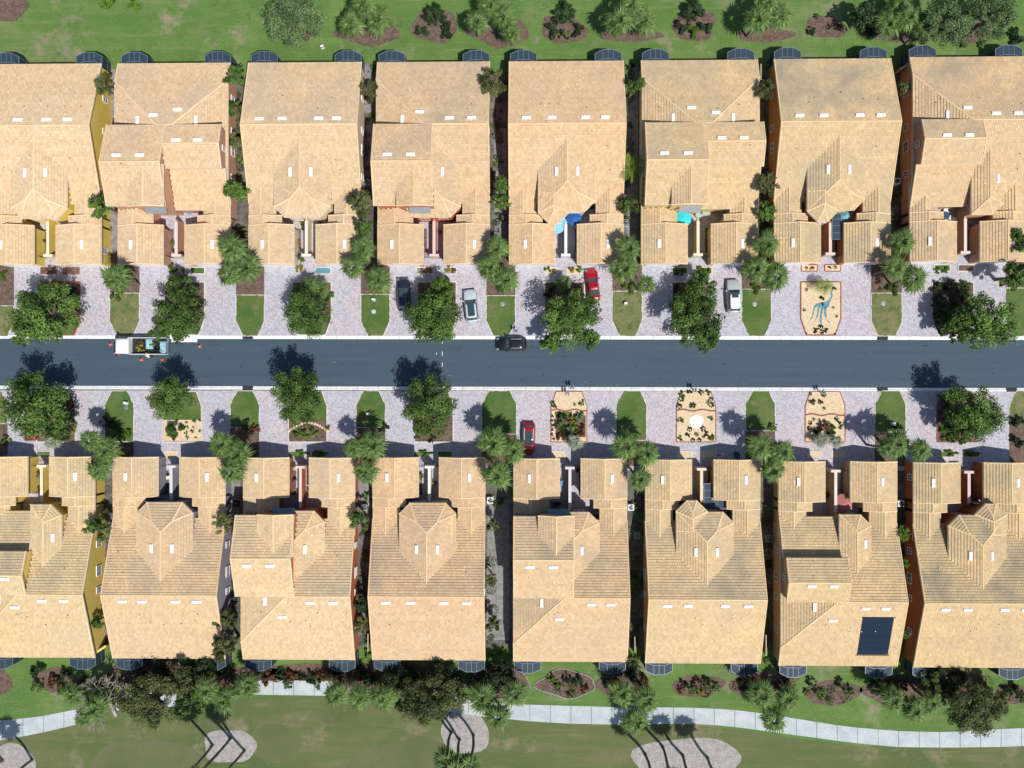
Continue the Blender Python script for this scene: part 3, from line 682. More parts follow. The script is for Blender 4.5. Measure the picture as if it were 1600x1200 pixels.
TWC=[(.74,.56,.12),(.55,.3,.19),(.68,.56,.4),(.55,.16,.07),(.62,.6,.6),(.66,.5,.2),(.5,.23,.08),(.5,.3,.17)]
BWC=[(.7,.52,.13),(.3,.29,.34),(.5,.15,.06),(.6,.56,.44),(.36,.28,.25),(.52,.36,.1),(.5,.34,.2),(.38,.13,.045)]
TTI=[(1,1,.98),(.98,.96,.94),(.98,.97,.94),(.95,.92,.88),(.98,.93,.87),(.93,.92,.84),(.93,.93,.84),(.95,.92,.85)]
BTI=[(.98,1,.9),(.98,.96,.9),(.98,.98,.92),(.98,.92,.86),(.98,.94,.87),(.96,.95,.86),(.94,.93,.82),(.94,.93,.8)]
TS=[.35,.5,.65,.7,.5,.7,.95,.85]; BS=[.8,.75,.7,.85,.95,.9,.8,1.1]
DT=['yellow walled twin villa at the far left of the top row','salmon villa with stepped hipped roof, second from left, top row','cream villa with one broad ridge, third from left, top row','terracotta villa with upper storey at its left, fourth from left, top row','white villa with two blue umbrellas in front court, fifth, top row','pale yellow villa with turquoise umbrella, sixth from left, top row','orange walled villa with teal canopies in its court, seventh, top row','tan villa cut by the right edge of the photo, top row']
DB=['mustard yellow villa at the far left of the bottom row','lavender grey villa with broad ridge, second from left, bottom row','rust walled villa with upper storey at its left, third, bottom row','ivory villa with symmetrical hipped bay, fourth from left, bottom row','beige villa behind the red SUV, fifth from left, bottom row','ochre villa with screened dark pool court, sixth from left, bottom row','sand villa with dark solar collector on its rear roof, bottom row','dark orange villa cut by the right edge, bottom row']
HH={}
for i in range(8):
    a=TT[i]; r_,f_=villa('T',i,TC[i],TF[i],TWd[i],a[0],a[1],a[2],a[3],TWC[i],TTI[i],TS[i],DT[i],100+i); HH['T',i]=(r_,f_)
    a=BT_[i]; r_,f_=villa('B',i,BC[i],BF[i],BWd[i],a[0],a[1],a[2],a[3],BWC[i],BTI[i],BS[i],DB[i],200+i); HH['B',i]=(r_,f_)
# pool heater collector on the seventh bottom villa
r_,f_=HH['B',6]; pan=None
for k in range(6):
    v0=20.75+k*.92; v1=v0+.9
    mb=MB(); V=[]
    for (u,v) in ((2.35,v0),(6.5,v0),(6.5,v1),(2.35,v1)): V.append((u,-v,f_(u,v)+.11))
    V+=[(x,y,z-.06) for x,y,z in V]
    mb.add(V,[(0,1,2,3),(7,6,5,4),(0,4,5,1),(1,5,6,2),(2,6,7,3),(3,7,4,0)])
    if pan is None: pan=mb.obj('solar_collector',M['solar'],r_); pan['label']='dark blue solar collector on rear roof slope'
    else: mb.obj('collector_strip',M['solar'],pan)
mb=MB(); mb.bar((2.2,-20.65,f_(2.2,20.65)+.12),(6.7,-20.65,f_(6.7,20.65)+.12),.05); mb.bar((2.2,-26.35,f_(2.2,26.35)+.12),(6.7,-26.35,f_(6.7,26.35)+.12),.05); mb.obj('collector_pipe',M['dark'],pan)
# screened court roofs (dark cages) on 5th top, 6th bottom, 7th top
for (row,i,u0,u1,v0,v1,lab) in (('B',5,.3,4.1,3.4,6.9,'c'),('T',6,.2,1.45,3.4,7.0,'c')):
    r_,f_=HH[row,i]; sg=1 if row=='T' else -1
    b=MB(); b.add([(u,sg*v,z) for u,v,z in ((u0,v0,2.5),(1.4,v0,2.5),(1.4,5.6,2.5),(u1,5.6,2.5),(u1,v1,2.5),(u0,v1,2.5))],[tuple(range(6))])
    o=b.obj('court_screen',M['screen'],r_)
    q=MB()
    pp=[(u0,v0),(1.4,v0),(1.4,5.6),(u1,5.6),(u1,v1),(u0,v1)]
    for k in range(6): a=pp[k];c_=pp[(k+1)%6]; q.bar((a[0],sg*a[1],2.52),(c_[0],sg*c_[1],2.52),.04,4)
    for v in (4.3,5.3,6.2): q.bar((u0,sg*v,2.52),(1.4,sg*v,2.52),.03,4)
    q.obj('cage_frame',M['cageframe'],o)

# ---------------------------------------------------------------- vegetation
def setmesh(me,name,V,Fc,tone,mats):
    pass
def leafmesh(name,C,N,size,tone,seed,mat):
    "C centres (n,3), random oriented diamond leaves"
    r=np.random.default_rng(seed); n=len(C)
    a=r.normal(size=(n,3)); a/=np.linalg.norm(a,axis=1)[:,None]
    nn=N+r.normal(size=(n,3))*.75; nn/=np.linalg.norm(nn,axis=1)[:,None]
    u=np.cross(nn,a); u/=np.linalg.norm(u,axis=1)[:,None]; v=np.cross(nn,u)
    s=size*r.uniform(.6,1.4,(n,1))
    V=np.stack([C-u*s,C-v*s*.55,C+u*s,C+v*s*.55],1).reshape(-1,3)
    me=bpy.data.meshes.new(name); me.vertices.add(4*n); me.vertices.foreach_set('co',V.ravel()); me.loops.add(4*n); me.loops.foreach_set('vertex_index',np.arange(4*n,dtype=np.int32))
    me.polygons.add(n); me.polygons.foreach_set('loop_start',np.arange(0,4*n,4,dtype=np.int32)); me.polygons.foreach_set('loop_total',np.full(n,4,dtype=np.int32)); me.update()
    at=me.attributes.new('tone','FLOAT','FACE'); at.data.foreach_set('value',np.clip(tone+r.normal(0,.16,n),0,1).astype(np.float32))
    me.materials.append(mat); return me
def crown(name,n,lobes,leaf,seed,mat,flat=.62,spread=.88):
    "unit crown (radius 1) built of leafy branch ends"
    r=np.random.default_rng(seed); L=[];k=0
    while len(L)<lobes:
        p=r.uniform(-1,1,3); q=np.array([p[0],p[1],p[2]]); d=np.linalg.norm(q)
        if d>1 or d<.25 or p[2]<-.35: continue
        L.append(q*np.array([spread,spread,flat]))
    L=np.array(L); R=r.uniform(.08,.22,lobes); tn=r.uniform(.1,.9,lobes)
    w=R**2; idx=r.choice(lobes,n,p=w/w.sum()); d=r.normal(size=(n,3)); d/=np.linalg.norm(d,axis=1)[:,None]
    rad=R[idx]*(.55+.5*r.random(n)**.6); outl=r.random(n)<.1; rad[outl]*=1.35
    rdir=L/np.linalg.norm(L,axis=1)[:,None]; strt=r.uniform(-.1,.14,n)*(R[idx]/.2); C=L[idx]+d*rad[:,None]*np.array([1,1,.75])+rdir[idx]*strt[:,None]; Cn=C/np.maximum(np.linalg.norm(C,axis=1),.1)[:,None]
    return leafmesh(name,C,d*.8+Cn*.4+np.array([0,0,.5]),leaf,tn[idx]+.12*d[:,2],seed+5,mat),L
def limbs(L,h,R,seed,mat_):
    "trunk + limbs to the lobes; trunk foot at -h"
    r=random.Random(seed)
    tk=MB(); tr=max(.09,R*.05); pts=[Vector((0,0,-h)),Vector((r.uniform(-.1,.1),r.uniform(-.1,.1),-h*.5)),Vector((r.uniform(-.15,.15),r.uniform(-.15,.15),-.25*R))]
    for a,b,x,y in ((0,1,1.25,1),(1,2,1,.8)): tk.bar(pts[a],pts[b],tr*x,8,tr*y)
    br=MB(); top=pts[2]
    for k in range(0,len(L),3):
        e=Vector(L[k])*R; m=top.lerp(e,.5)+Vector((0,0,.12*R)); br.bar(top,m,tr*.5,5,tr*.28); br.bar(m,e,tr*.28,4,tr*.1)
    return tk,br
PROTO={}
def get_crown(kind,var,size):
    key=(kind,var,size)
    if key not in PROTO:
        n,lb,lf={'big':(11000,64,.032),'mid':(3400,34,.06),'bush':(900,12,.12)}[size]
        PROTO[key]=crown(kind+'_crown',n,lb,lf,sum(map(ord,kind))+var*17+len(size),M[kind],flat=.62 if size!='bush' else .5,spread=.8)
    return PROTO[key]
tcount=0
def tree(px,py,r,kind,h,label,group,cat='tree',size=None,name='tree'):
    "crown centre seen at px,py; h = height of the crown centre"
    global tcount; tcount+=1
    R=r/11*(H-h)/H; c=P(px,py,h); size=size or ('big' if r>34 else 'mid'); var=tcount%5
    me,L=get_crown(kind,var,size)
    t=thing(name,label,cat,(c.x,c.y,0),random.uniform(0,6.28),group)
    key=('limbs',kind,var,size,round(h/R*4))
    if key not in PROTO:
        tk,br=limbs([tuple(x) for x in L],h/R,1,tcount,None); PROTO[key]=(mdata('trunk',tk.V,tk.F,M['trunk']),mdata('branches',br.V,br.F,M['trunk']))
    ax=random.uniform(.88,1.14)
    for nme,m in (('crown',me),('trunk',PROTO[key][0]),('branches',PROTO[key][1])):
        o=bpy.data.objects.new(nme,m); link(o,t); sz=h if nme=='trunk' else 0
        o.location=(0,0,h); o.scale=(R*ax,R/ax,R) if nme!='trunk' else (R,R,R)
    return t
def frond(name,seed,n=11,fan=2.2,mat='palm',L0=.3):
    "fan leaf pointing +x, unit length 1: stiff pleated blades that split at their tips"
    r=random.Random(seed); mb=MB(); T=[]
    mb.bar((0,0,0),(L0,0,.05),.014,4,.01); T+=[.75]*6
    for i in range(n):
        t=(i/(n-1)-.5)*fan+r.uniform(-.06,.06); ln=(1-L0)*(1-.22*abs(t))*r.uniform(.82,1.12); w=.05
        d=Vector((math.cos(t),math.sin(t),0)); s=Vector((-d.y,d.x,0))
        a=Vector((L0,0,.05)); m=a+d*ln*.45+Vector((0,0,.04)); e=a+d*ln+Vector((0,0,-.1-r.random()*.14))
        mb.add([a-s*.01,a+s*.01,m+s*w+Vector((0,0,.02)),m-s*w,e],[(0,1,2,3),(3,2,4)]); tt=r.uniform(.1,.95); T+=[tt,min(1,tt+.15)]
    me=mdata(name,mb.V,mb.F,M[mat]); at=me.attributes.new('tone','FLOAT','FACE'); at.data.foreach_set('value',T[:len(mb.F)]+[.5]*(len(mb.F)-len(T))); return me
def feather(name,seed,mat):
    r=random.Random(seed); mb=MB(); T=[]; prev=Vector((0,0,0)); n=13
    P_=[Vector((k/n,0,.28*math.sin(k/n*2.2)-.28*(k/n)**2.2)) for k in range(n+1)]
    for k in range(n):
        mb.bar(P_[k],P_[k+1],.012,3); T+=[.8]*5
        if k<2: continue
        for s in (-1,1):
            ln=.32*math.sin((k+1)/(n+1)*2.6)+.08; a=P_[k]; e=a+Vector((ln*.75,s*ln,-.08)); m=a.lerp(e,.5)+Vector((0,0,.03)); 
            mb.add([a-Vector((.012,0,0)),a+Vector((.02,0,0)),m+Vector((.022,0,0)),m-Vector((.02,0,0)),e],[(0,1,2,3),(3,2,4)]); t=r.uniform(.3,1); T+=[t,t]
    me=mdata(name,mb.V,mb.F,M[mat]); at=me.attributes.new('tone','FLOAT','FACE'); at.data.foreach_set('value',T[:len(mb.F)]+[.5]*(len(mb.F)-len(T))); return me
FR=[frond('frond',k,n=10+k%3) for k in range(5)]; FE=[feather('frond',k,'palmy') for k in range(2)]; FS=[frond('frond',20+k,mat='silver') for k in range(2)]
def palm(px,py,r,h,label,group,kind='fan',nf=None,name='palm_tree',cat='palm'):
    R=r/11*(H-h)/H*1.08; c=P(px,py,h); rr=random.Random(int(px*7+py)); t=thing(name,label,cat,(c.x,c.y,0),0,group)
    tr=MB(); z=0; k=max(2,int(h/.6)); rad=.17 if h>2 else .08
    if h>.6:
        pts=[(0,0)]+[(rr.uniform(-.04,.04),rr.uniform(-.04,.04)) for _ in range(k)]
        for i in range(k): tr.bar((*pts[i],h*i/k),(*pts[i+1],h*(i+1)/k),rad*(1.15 if i==0 else 1),8,rad*1.02)
        tr.obj('trunk',M['palmtrunk'],t)
    nf=nf or (20 if r>19 else 15); S={'fan':FR,'feather':FE,'silver':FS}[kind]
    for i in range(nf):
        o=bpy.data.objects.new('frond',S[i%len(S)]); link(o,t); lay=i/nf
        s=R*rr.uniform(.8,1.12)*(1 if lay<.6 else .72); o.scale=(s,s,s); o.location=(0,0,h+.1*lay)
        o.rotation_euler=Euler((rr.uniform(-.5,.5),.32-1.25*lay+rr.uniform(-.12,.12),i*2.399+rr.uniform(-.25,.25)),'XYZ')
    if kind!='feather':
        for i in range(9):
            o=bpy.data.objects.new('frond',S[(i+1)%len(S)]); link(o,t); s=R*rr.uniform(.45,.66); o.scale=(s,s,s); o.location=(0,0,h+.16); o.rotation_euler=Euler((rr.uniform(-.4,.4),-.25-.3*rr.random(),i*.7+rr.uniform(-.3,.3)),'XYZ')
    return t
def where(pts):
    "a word for every member of a small cluster"
    n=len(pts); cx=sum(p[0] for p in pts)/n; cy=sum(p[1] for p in pts)/n; out=[]
    for p in pts:
        dx,dy=p[0]-cx,p[1]-cy
        v='upper' if dy<-5 else 'lower' if dy>5 else ''; u='left' if dx<-5 else 'right' if dx>5 else ''
        out.append((v+' '+u).strip() or 'middle')
    for i in range(n):
        if out.count(out[i])>1:
            o=[j for j in range(n) if out[j]==out[i]]; o.sort(key=lambda j:pts[j][0]); base=out[i]
            for q,j in enumerate(o): out[j]=base+' '+('westmost' if q==0 else 'eastmost' if q==len(o)-1 else 'central')
    return out
def gap(i,row): return 'between %s and %s villas, %s row front'%(ORD[i],ORD[i+1],row)
PT=[[(182,435,26)],[(362,388,27),(385,418,28),(358,428,24)],[(567,388,25),(552,418,22),(590,437,27)],[(775,388,23),(765,418,23),(790,437,26)],[(982,388,24),(975,420,27),(1008,445,19)],[(1198,382,25),(1180,420,24),(1212,432,27)],[(1408,378,24),(1398,418,24),(1425,435,27)]]
PB=[[(142,688,22),(166,704,25),(155,735,23)],[(347,693,24),(372,708,26),(362,738,23)],[(552,700,20),(582,695,27),(570,738,24)],[(770,692,27),(802,704,23),(776,742,27)],[(978,695,27),(1010,708,24),(1000,748,21)],[(1187,697,25),(1222,705,23),(1207,735,22)],[(1400,693,26),(1438,703,20),(1385,700,16)]]
for rw,LL in (('top',PT),('bottom',PB)):
    for i,cl in enumerate(LL):
        ws=where(cl)
        for w_,p in zip(ws,cl):
            palm(p[0],p[1],p[2],random.uniform(5.2,6.6),('fan palm, %s one %s'%(w_,gap(i,rw))) if len(cl)>1 else 'single fan palm '+gap(i,rw),'fan palms along the street fronts')
RT_=[('behind third villa, top edge of photo',[(548,36,25),(590,32,25),(568,8,24)]),('behind gap of fourth and fifth villas, top edge',[(745,35,23),(785,30,25),(800,52,19),(765,10,24)]),('behind fifth villa, top edge of photo',[(968,32,27),(1004,34,25),(985,8,24)]),('behind sixth villa, top edge of photo',[(1182,32,26),(1217,26,24),(1198,4,20)]),('behind seventh and eighth villas, top edge',[(1387,38,24),(1418,28,24),(1442,44,20),(1405,6,22)])]
RB_=[('left of bare tree, bottom left',[(112,1085,22),(148,1105,25),(132,1122,19)]),('behind second and third villas, bottom row',[(322,1078,23),(350,1092,23),(388,1072,22)]),('right of the path behind third villa, bottom row',[(525,1085,21),(562,1088,24),(597,1090,23)]),('behind fourth villa right end, bottom row',[(752,1088,27),(803,1082,26),(777,1118,25)]),('behind sixth villa left end, bottom row',[(972,1082,25),(1010,1092,25),(993,1128,26)]),('behind gap of sixth and seventh villas, bottom',[(1190,1085,25),(1230,1090,23),(1208,1122,24)]),('behind seventh villa right end, bottom row',[(1395,1092,24),(1428,1108,26),(1455,1098,20)])]
for LL,g_ in ((RT_,'fan palms behind the top row'),(RB_,'fan palms along the golf path')):
    for ph,cl in LL:
        for w_,p in zip(where(cl),cl): palm(p[0],p[1],p[2],random.uniform(3.2,5.5),'%s fan palm %s'%(w_,ph),g_)
# tall palms on the bark circles: crowns mostly below the frame, trunks lean across it
for (bx,by,hh,kx,lab) in ((332,1164,10.5,0,'left one of three tall palms in the bark circle left of centre'),(359,1153,12,1,'middle one of three tall palms in the bark circle left of centre'),(381,1171,11,2,'right one of three tall palms in the bark circle left of centre'),
                      (705,1142,8.3,3,'tall palm at left of the bark circle below fourth villa'),(719,1154,9,4,'tall palm in middle of the bark circle below fourth villa'),(741,1148,8.6,5,'tall palm at right of the bark circle below fourth villa'),
                      (1008,1178,9,6,'tall palm left in the wide pale bark patch, bottom edge'),(1034,1166,9.5,7,'tall palm second from left in wide pale bark patch'),(1065,1178,8.5,8,'tall palm third from left in wide pale bark patch'),(1105,1182,9,9,'tall palm right in the wide pale bark patch'),(5,1186,9,10,'tall palm at far left bottom corner bark circle'),(52,1186,9.5,11,'tall palm right in the bottom left corner bark circle')):
    b=P(bx,by,0); t=thing('palm_tree',lab,'palm',(b.x,b.y,0),0,'tall palms on the golf course'); rr=random.Random(kx)
    tr=MB(); k=12; 
    for i in range(k): 
        f=lambda i:(.12*math.sin(i*.5+kx),.1*math.cos(i*.4+kx)-.1,hh*i/k)
        tr.bar(f(i),f(i+1),.2 if i else .26,8,.17)
    tr.obj('trunk',M['palmtrunk'],t); e=f(k)
    for i in range(26):
        o=bpy.data.objects.new('frond',FR[i%4]); link(o,t); s=2.0*rr.uniform(.8,1.1); o.scale=(s,s,s); o.location=e
        o.rotation_euler=Euler((rr.uniform(-.4,.4),.5-1.5*i/26,i*2.399),'XYZ')
palm(985,262,22,3.8,'bright green feather palm between fifth and sixth villas, top row','side yard palms','feather',14)
for (x,y,lab) in ((1288,448,'small green feathery palm in the pebble bed with the animal shaped gravel'),):
    palm(x,y,13,1.8,lab,'bed palms','feather',16)
for (x,y,r_,lab) in ((880,442,15,'small fan palm in bed left of the red car'),(482,450,22,'low fan palm in bed before third villa, top row'),(466,462,17,'low fan palm left in bed before third villa, top row'),(502,452,16,'low fan palm right in bed before third villa, top row')):
    palm(x,y,r_,2.4,lab,'small palms in the street beds',nf=14)
for (x,y,r_,lab) in ((898,692,15,'silvery fan palm at foot of planted bed, fifth villa, bottom row'),(1283,688,14,'silvery fan palm left at foot of pebble bed, seventh villa, bottom row'),(1307,690,12,'silvery fan palm right at foot of pebble bed, seventh villa, bottom row'),(82,690,16,'silvery fan palm below the large oak, first villa, bottom row')):
    palm(x,y,r_,1.6,lab,'silvery palms in the street beds','silver',14)
# street oaks
OK=[(70,487,57,'first'),(275,492,47,'second'),(480,492,40,'third'),(676,488,50,'fourth'),(888,498,53,'fifth'),(1088,495,50,'sixth'),(1542,500,52,'eighth')]
for x,y,r_,o_ in OK: tree(x,y,r_,'oak',5.2,'large green oak by the kerb before %s villa, top row'%o_,'street oaks')
OKB=[(55,632,58,'first'),(268,625,40,'second'),(462,618,48,'third'),(668,632,50,'fourth'),(1520,640,50,'eighth')]
for x,y,r_,o_ in OKB: tree(x,y,r_,'oak' ,5.6,'green oak by the kerb before %s villa, bottom row'%o_,'street oaks')
for x,y,r_,h_,lab in ((860,536,20,4.6,'low oak limb tree over kerb left of large oak, fifth villa, top row'),(925,530,20,4.6,'small oak crown over kerb right of large oak, fifth villa, top row'),(285,450,27,3.6,'small oak behind the larger kerb oak, second villa, top row'),(1095,450,28,4.0,'small bright oak behind the larger kerb oak, sixth villa, top row'),(690,450,24,4.2,'small oak behind the kerb oak between dark and silver cars'),(1585,430,28,4.5,'dark oak at right photo edge, top row front'),(1592,380,22,4,'oak crown at right photo edge over last villa garage'),(250,515,22,4.5,'oak crown over the truck bed'),(1105,528,24,4.6,'oak crown hanging over the kerb, sixth villa, top row'),(690,520,22,4.6,'oak crown hanging over kerb by dashed road line'),(40,520,26,4.6,'oak crown at kerb far left, top row'),(1500,520,24,4.8,'oak crown over road by eighth villa, top row'),(90,665,28,4.5,'oak crown low right of largest oak, first villa, bottom row'),(1495,665,26,3.5,'oak crown above green hedge, eighth villa, bottom row')):
    tree(x,y,r_,'oak',h_,lab,'smaller street oaks')
# side yard trees
SD=[(163,135,18,'T',0,'upper'),(158,322,24,'T',0,'lower'),(367,122,20,'T',1,'upper'),(367,170,16,'T',1,'second'),(368,218,15,'T',1,'third'),(368,298,23,'T',1,'lower'),(577,142,18,'T',2,'upper'),(563,318,25,'T',2,'lower'),(568,350,20,'T',2,'lowest'),(773,128,25,'T',3,'upper'),(783,288,17,'T',3,'middle'),(783,315,17,'T',3,'lower'),(990,135,18,'T',4,'upper'),(983,322,19,'T',4,'lower'),(1197,140,17,'T',5,'upper'),(1200,290,20,'T',5,'middle'),(1197,330,19,'T',5,'lower'),(1410,137,13,'T',6,'upper'),
    (153,828,22,'B',0,'upper'),(152,970,14,'B',0,'lower'),(348,818,19,'B',1,'upper'),(352,972,22,'B',1,'middle'),(352,1012,26,'B',1,'lower'),(562,815,19,'B',2,'upper'),(562,978,16,'B',2,'lower'),(768,905,11,'B',3,'upper'),(770,975,14,'B',3,'lower'),(770,822,12,'B',3,'topmost'),(988,1030,13,'B',4,'lower')]
for x,y,r_,rw,i,w_ in SD:
    row='top' if rw=='T' else 'bottom'
    tree(x,y,r_,'olive' if (x*7+y)%3 else 'oak',random.uniform(4.2,5.5) if r_>16 else 3,'%s slim tree in gap between %s and %s villas, %s row'%(w_,ORD[i],ORD[i+1],row),'side yard trees')
for x,y,r_,k,lab in ((563,943,15,'darkleaf','glossy dark green tree between third and fourth villas, bottom row'),(1411,833,14,'bright','bright green round tree between seventh and eighth villas, bottom row, upper'),(1414,992,9,'bright','bright green round tree between seventh and eighth villas, bottom row, lower'),(1414,880,9,'bright','small bright tree, middle of gap beside eighth villa, bottom row')):
    tree(x,y,r_,k,3.2,lab,'side yard trees')
# rear trees
for x,y,r_,k,h_,lab in ((208,1100,26,'olive',4,'olive tree right of the leafless tree, bottom left'),(298,1100,30,'oak',4,'green tree between olive oak and fan palms, bottom left'),(318,1050,22,'darkleaf',3.5,'dark tree under second villa right porch, bottom row'),(640,1090,30,'olive',4.5,'olive tree left of the large olive oak, fourth villa, bottom row'),(705,1085,30,'olive',4.5,'olive tree right of the large olive oak, fourth villa, bottom row'),(785,1055,24,'darkleaf',3,'dark tree in gap corner behind fourth and fifth villas, bottom row'),(1455,1062,20,'oak',3,'green tree left of soft olive tree, eighth villa rear'),(1555,1095,24,'olive',3.5,'small olive tree at right of soft olive tree, bottom right'),(1470,1085,20,'olive',3.5,'small olive tree at left of soft olive tree, bottom right'),(460,30,50,'light',6,'large pale green oak behind third villa, top edge'),(1478,34,42,'light',5.5,'pale green tree behind eighth villa, top edge, left'),(1545,24,42,'light',5.5,'pale green tree behind eighth villa, top edge, right'),(1345,25,26,'darkleaf',3.5,'dark tree left of fan palms behind seventh villa, top edge'),
                    (240,1092,46,'olive',5.5,'large olive green oak behind second villa, bottom row'),(278,1062,30,'olive',5,'smaller olive oak behind second villa porch, bottom row'),(672,1092,46,'olive',5.5,'large olive green oak behind fourth villa, bottom row'),(690,1052,26,'darkleaf',3.5,'dark tree behind fourth villa porch, bottom row'),(1520,1108,44,'olive',5.5,'large soft olive tree by golf path, bottom right'),(620,1060,24,'darkleaf',3,'dark tree left behind fourth villa, bottom row'),(1480,1062,24,'darkleaf',3,'dark tree behind eighth villa, bottom row')):
    tree(x,y,r_,k,h_,lab,'trees behind the villas')
# bare tree
b=P(181,1118,0); t=thing('bare_tree','leafless grey tree beside the fan palms, bottom left','tree',(b.x,b.y,0)); tk=MB(); rr=random.Random(4)
tk.bar((0,0,0),(0.1,3.2,2.2),.24,8,.18); tk.obj('trunk',M['bare'],t); br=MB()
def grow(p,d,L,r_,n):
    q=p+d*L; br.bar(p,q,r_,4,r_*.65)
    if n==0: return
    for k in range(3 if n>1 else 4):
        e=(d+Vector((rr.uniform(-.75,.75),rr.uniform(-.75,.75),rr.uniform(-.25,.45)))).normalized(); grow(q,e,L*rr.uniform(.62,.85),r_*.62,n-1)
for k in range(7):
    a=k*.9; grow(Vector((.1,3.1,2.1)),Vector((math.cos(a),math.sin(a)+.5,.5)).normalized(),1.45,.11,4)
br.obj('branches',M['bare'],t)
# shrubs
def shrub(px,py,r,kind,label,group,h=None,name='shrub'):
    h=h if h is not None else r/11*.45; me,L=get_crown(kind,int(px+py)%2,'bush' if r<16 else 'mid'); c=P(px,py,h); R=r/11
    o=bpy.data.objects.new(name,me); link(o); o.location=(c.x,c.y,h+.05); o.scale=(R,R,R*1.0); o.rotation_euler=(0,0,random.uniform(0,6.3)); return tag(o,label,'shrub',group)
def shrubs(L,label,group):
    "L: (x,y,r,kind); members told apart by their place"
    for (x,y,r_,k),w_ in zip(L,uniq(L)): shrub(x,y,r_,k,(w_+' '+label).strip(),group)
def uniq(L):
    ws=where([(a,b) for a,b,_,_ in L]) if len(L)>1 else ['']
    seen={}
    for i,x in enumerate(ws): seen.setdefault(x,[]).append(i)
    return ws
G='shrubs in the street beds'
shrubs([(88,446,12,'gold'),(76,462,13,'darkleaf'),(108,455,12,'darkleaf'),(115,470,11,'rust')],'shrub in bed before first villa, top row','%s'%G)
shrubs([(271,420,9,'bright'),(285,430,11,'oak'),(310,473,9,'bright'),(285,462,13,'oak')],'shrub before second villa, top row',G)
shrubs([(470,402,8,'bright'),(468,420,8,'gold'),(512,462,10,'bright')],'shrub before third villa, top row',G)
shrubs([(661,425,6,'gold'),(671,423,6,'gold'),(702,423,6,'gold'),(709,423,5,'rust')],'small shrub in walk planters, fourth villa, top row',G)
shrubs([(702,470,11,'oak'),(700,445,12,'bright')],'shrub in bed beside the silver car',G)
shrubs([(856,422,6,'bright'),(866,424,5,'gold'),(893,422,6,'gold'),(905,420,6,'bright')],'small shrub in walk planters, fifth villa, top row',G)
shrubs([(860,458,13,'darkleaf'),(862,478,12,'darkleaf'),(903,452,8,'rust')],'shrub in bed left of the red car',G)
shrubs([(1057,425,7,'darkleaf'),(1068,424,7,'bright'),(1094,424,8,'bright'),(1105,424,8,'bright')],'clipped shrub in walk planters, sixth villa, top row',G)
shrubs([(1058,452,9,'darkleaf'),(1058,478,10,'darkleaf')],'shrub in bed before sixth villa, top row',G)
shrubs([(1260,419,3,'darkleaf'),(1270,418,3,'darkleaf'),(1296,418,3,'darkleaf'),(1305,418,3,'darkleaf'),(1267,420,2.5,'darkleaf')],'tiny shrub in pebble planters, seventh villa, top row',G)
for x,y,r_ in ((1260,453,3),(1303,451,4),(1284,466,4.5),(1257,484,3),(1302,481,2.5),(1307,494,2.5),(1285,475,3),(1274,516,5),(1283,512,5),(1291,517,4.5),(1284,519,4),(1260,521,2),(1304,522,2)):
    shrub(x,y,r_,'darkleaf','tiny dark tuft on the cream pebbles around the blue gravel animal','tufts round the blue gravel animal')
shrubs([(1372,440,5,'rust'),(1376,452,4,'oak')],'small shrub on pebbles right of seventh villa, top row',G)
shrubs([(1463,447,11,'darkleaf'),(1482,446,12,'darkleaf'),(1505,448,13,'oak'),(1512,468,12,'darkleaf'),(1467,470,13,'darkleaf'),(1470,495,13,'darkleaf'),(1490,470,13,'darkleaf'),(1488,492,12,'oak'),(1503,510,10,'oak')],'shrub in dense bed before eighth villa, top row',G)
shrubs([(1466,422,6,'bright'),(1476,422,6,'bright')],'clipped shrub by walk, eighth villa, top row',G)
shrubs([(1372,398,7,'oak'),(1395,455,11,'bright'),(1180,452,10,'bright'),(982,452,11,'bright'),(180,460,12,'bright'),(590,452,9,'bright')],'low shrub at foot of the street palms, top row',G)
# bottom street beds
shrubs([(103,628,16,'rust'),(98,648,12,'darkleaf'),(112,672,9,'gold'),(100,675,9,'bright')],'shrub in bed under large oak, first villa, bottom row',G)
shrubs([(196,681,11,'bright'),(180,668,11,'darkleaf'),(165,660,11,'darkleaf')],'round shrub on lawn between first and second villas, bottom row',G)
shrubs([(274,672,16,'oak'),(268,680,9,'darkleaf')],'shrub on pebbles before second villa, bottom row',G)
for k,(x,y) in enumerate(((291,660),(303,658),(312,657),(292,668),(303,667),(300,674),(312,673),(292,684),(306,684),(290,676))): shrub(x,y,2.6+k%2,'rust' if k in(2,5) else 'bright','tiny round shrub on cream pebbles, second villa bed, bottom row','tiny shrubs in the second villa bed')
shrubs([(465,676,8,'bright'),(478,679,8,'bright'),(492,675,8,'bright'),(477,664,3.5,'gold'),(512,463+205,5,'oak')],'shrub in half round bed before third villa, bottom row',G)
shrubs([(655,668,10,'bright'),(665,676,9,'oak'),(675,685,8,'darkleaf'),(675,667,5,'gold'),(690,678,6,'oak'),(652,684,5,'bright')],'shrub in mulch bed before fourth villa, bottom row',G)
for (a,y,n_,k,lab) in ((457,709,4,'bright','third'),(650,709,4,'bright','fourth'),(1472,709,4,'bright','eighth')):
    mb=MB()
    me,L=get_crown('bright',0,'bush'); c=P(a+12,y,.35); o=bpy.data.objects.new('hedge',me); link(o); o.location=(c.x,c.y,.3); o.scale=(1.35,.5,.6); tag(o,'clipped low hedge left of the walk, %s villa, bottom row'%lab,'hedge','clipped hedges')
for (x,lab) in ((498,'third'),(1517,'eighth')):
    me,L=get_crown('bright',0,'bush'); c=P(x,709,.35); o=bpy.data.objects.new('hedge',me); link(o); o.location=(c.x,c.y,.3); o.scale=(1.35,.5,.6); tag(o,'clipped low hedge right of the walk, %s villa, bottom row'%lab,'hedge','clipped hedges')
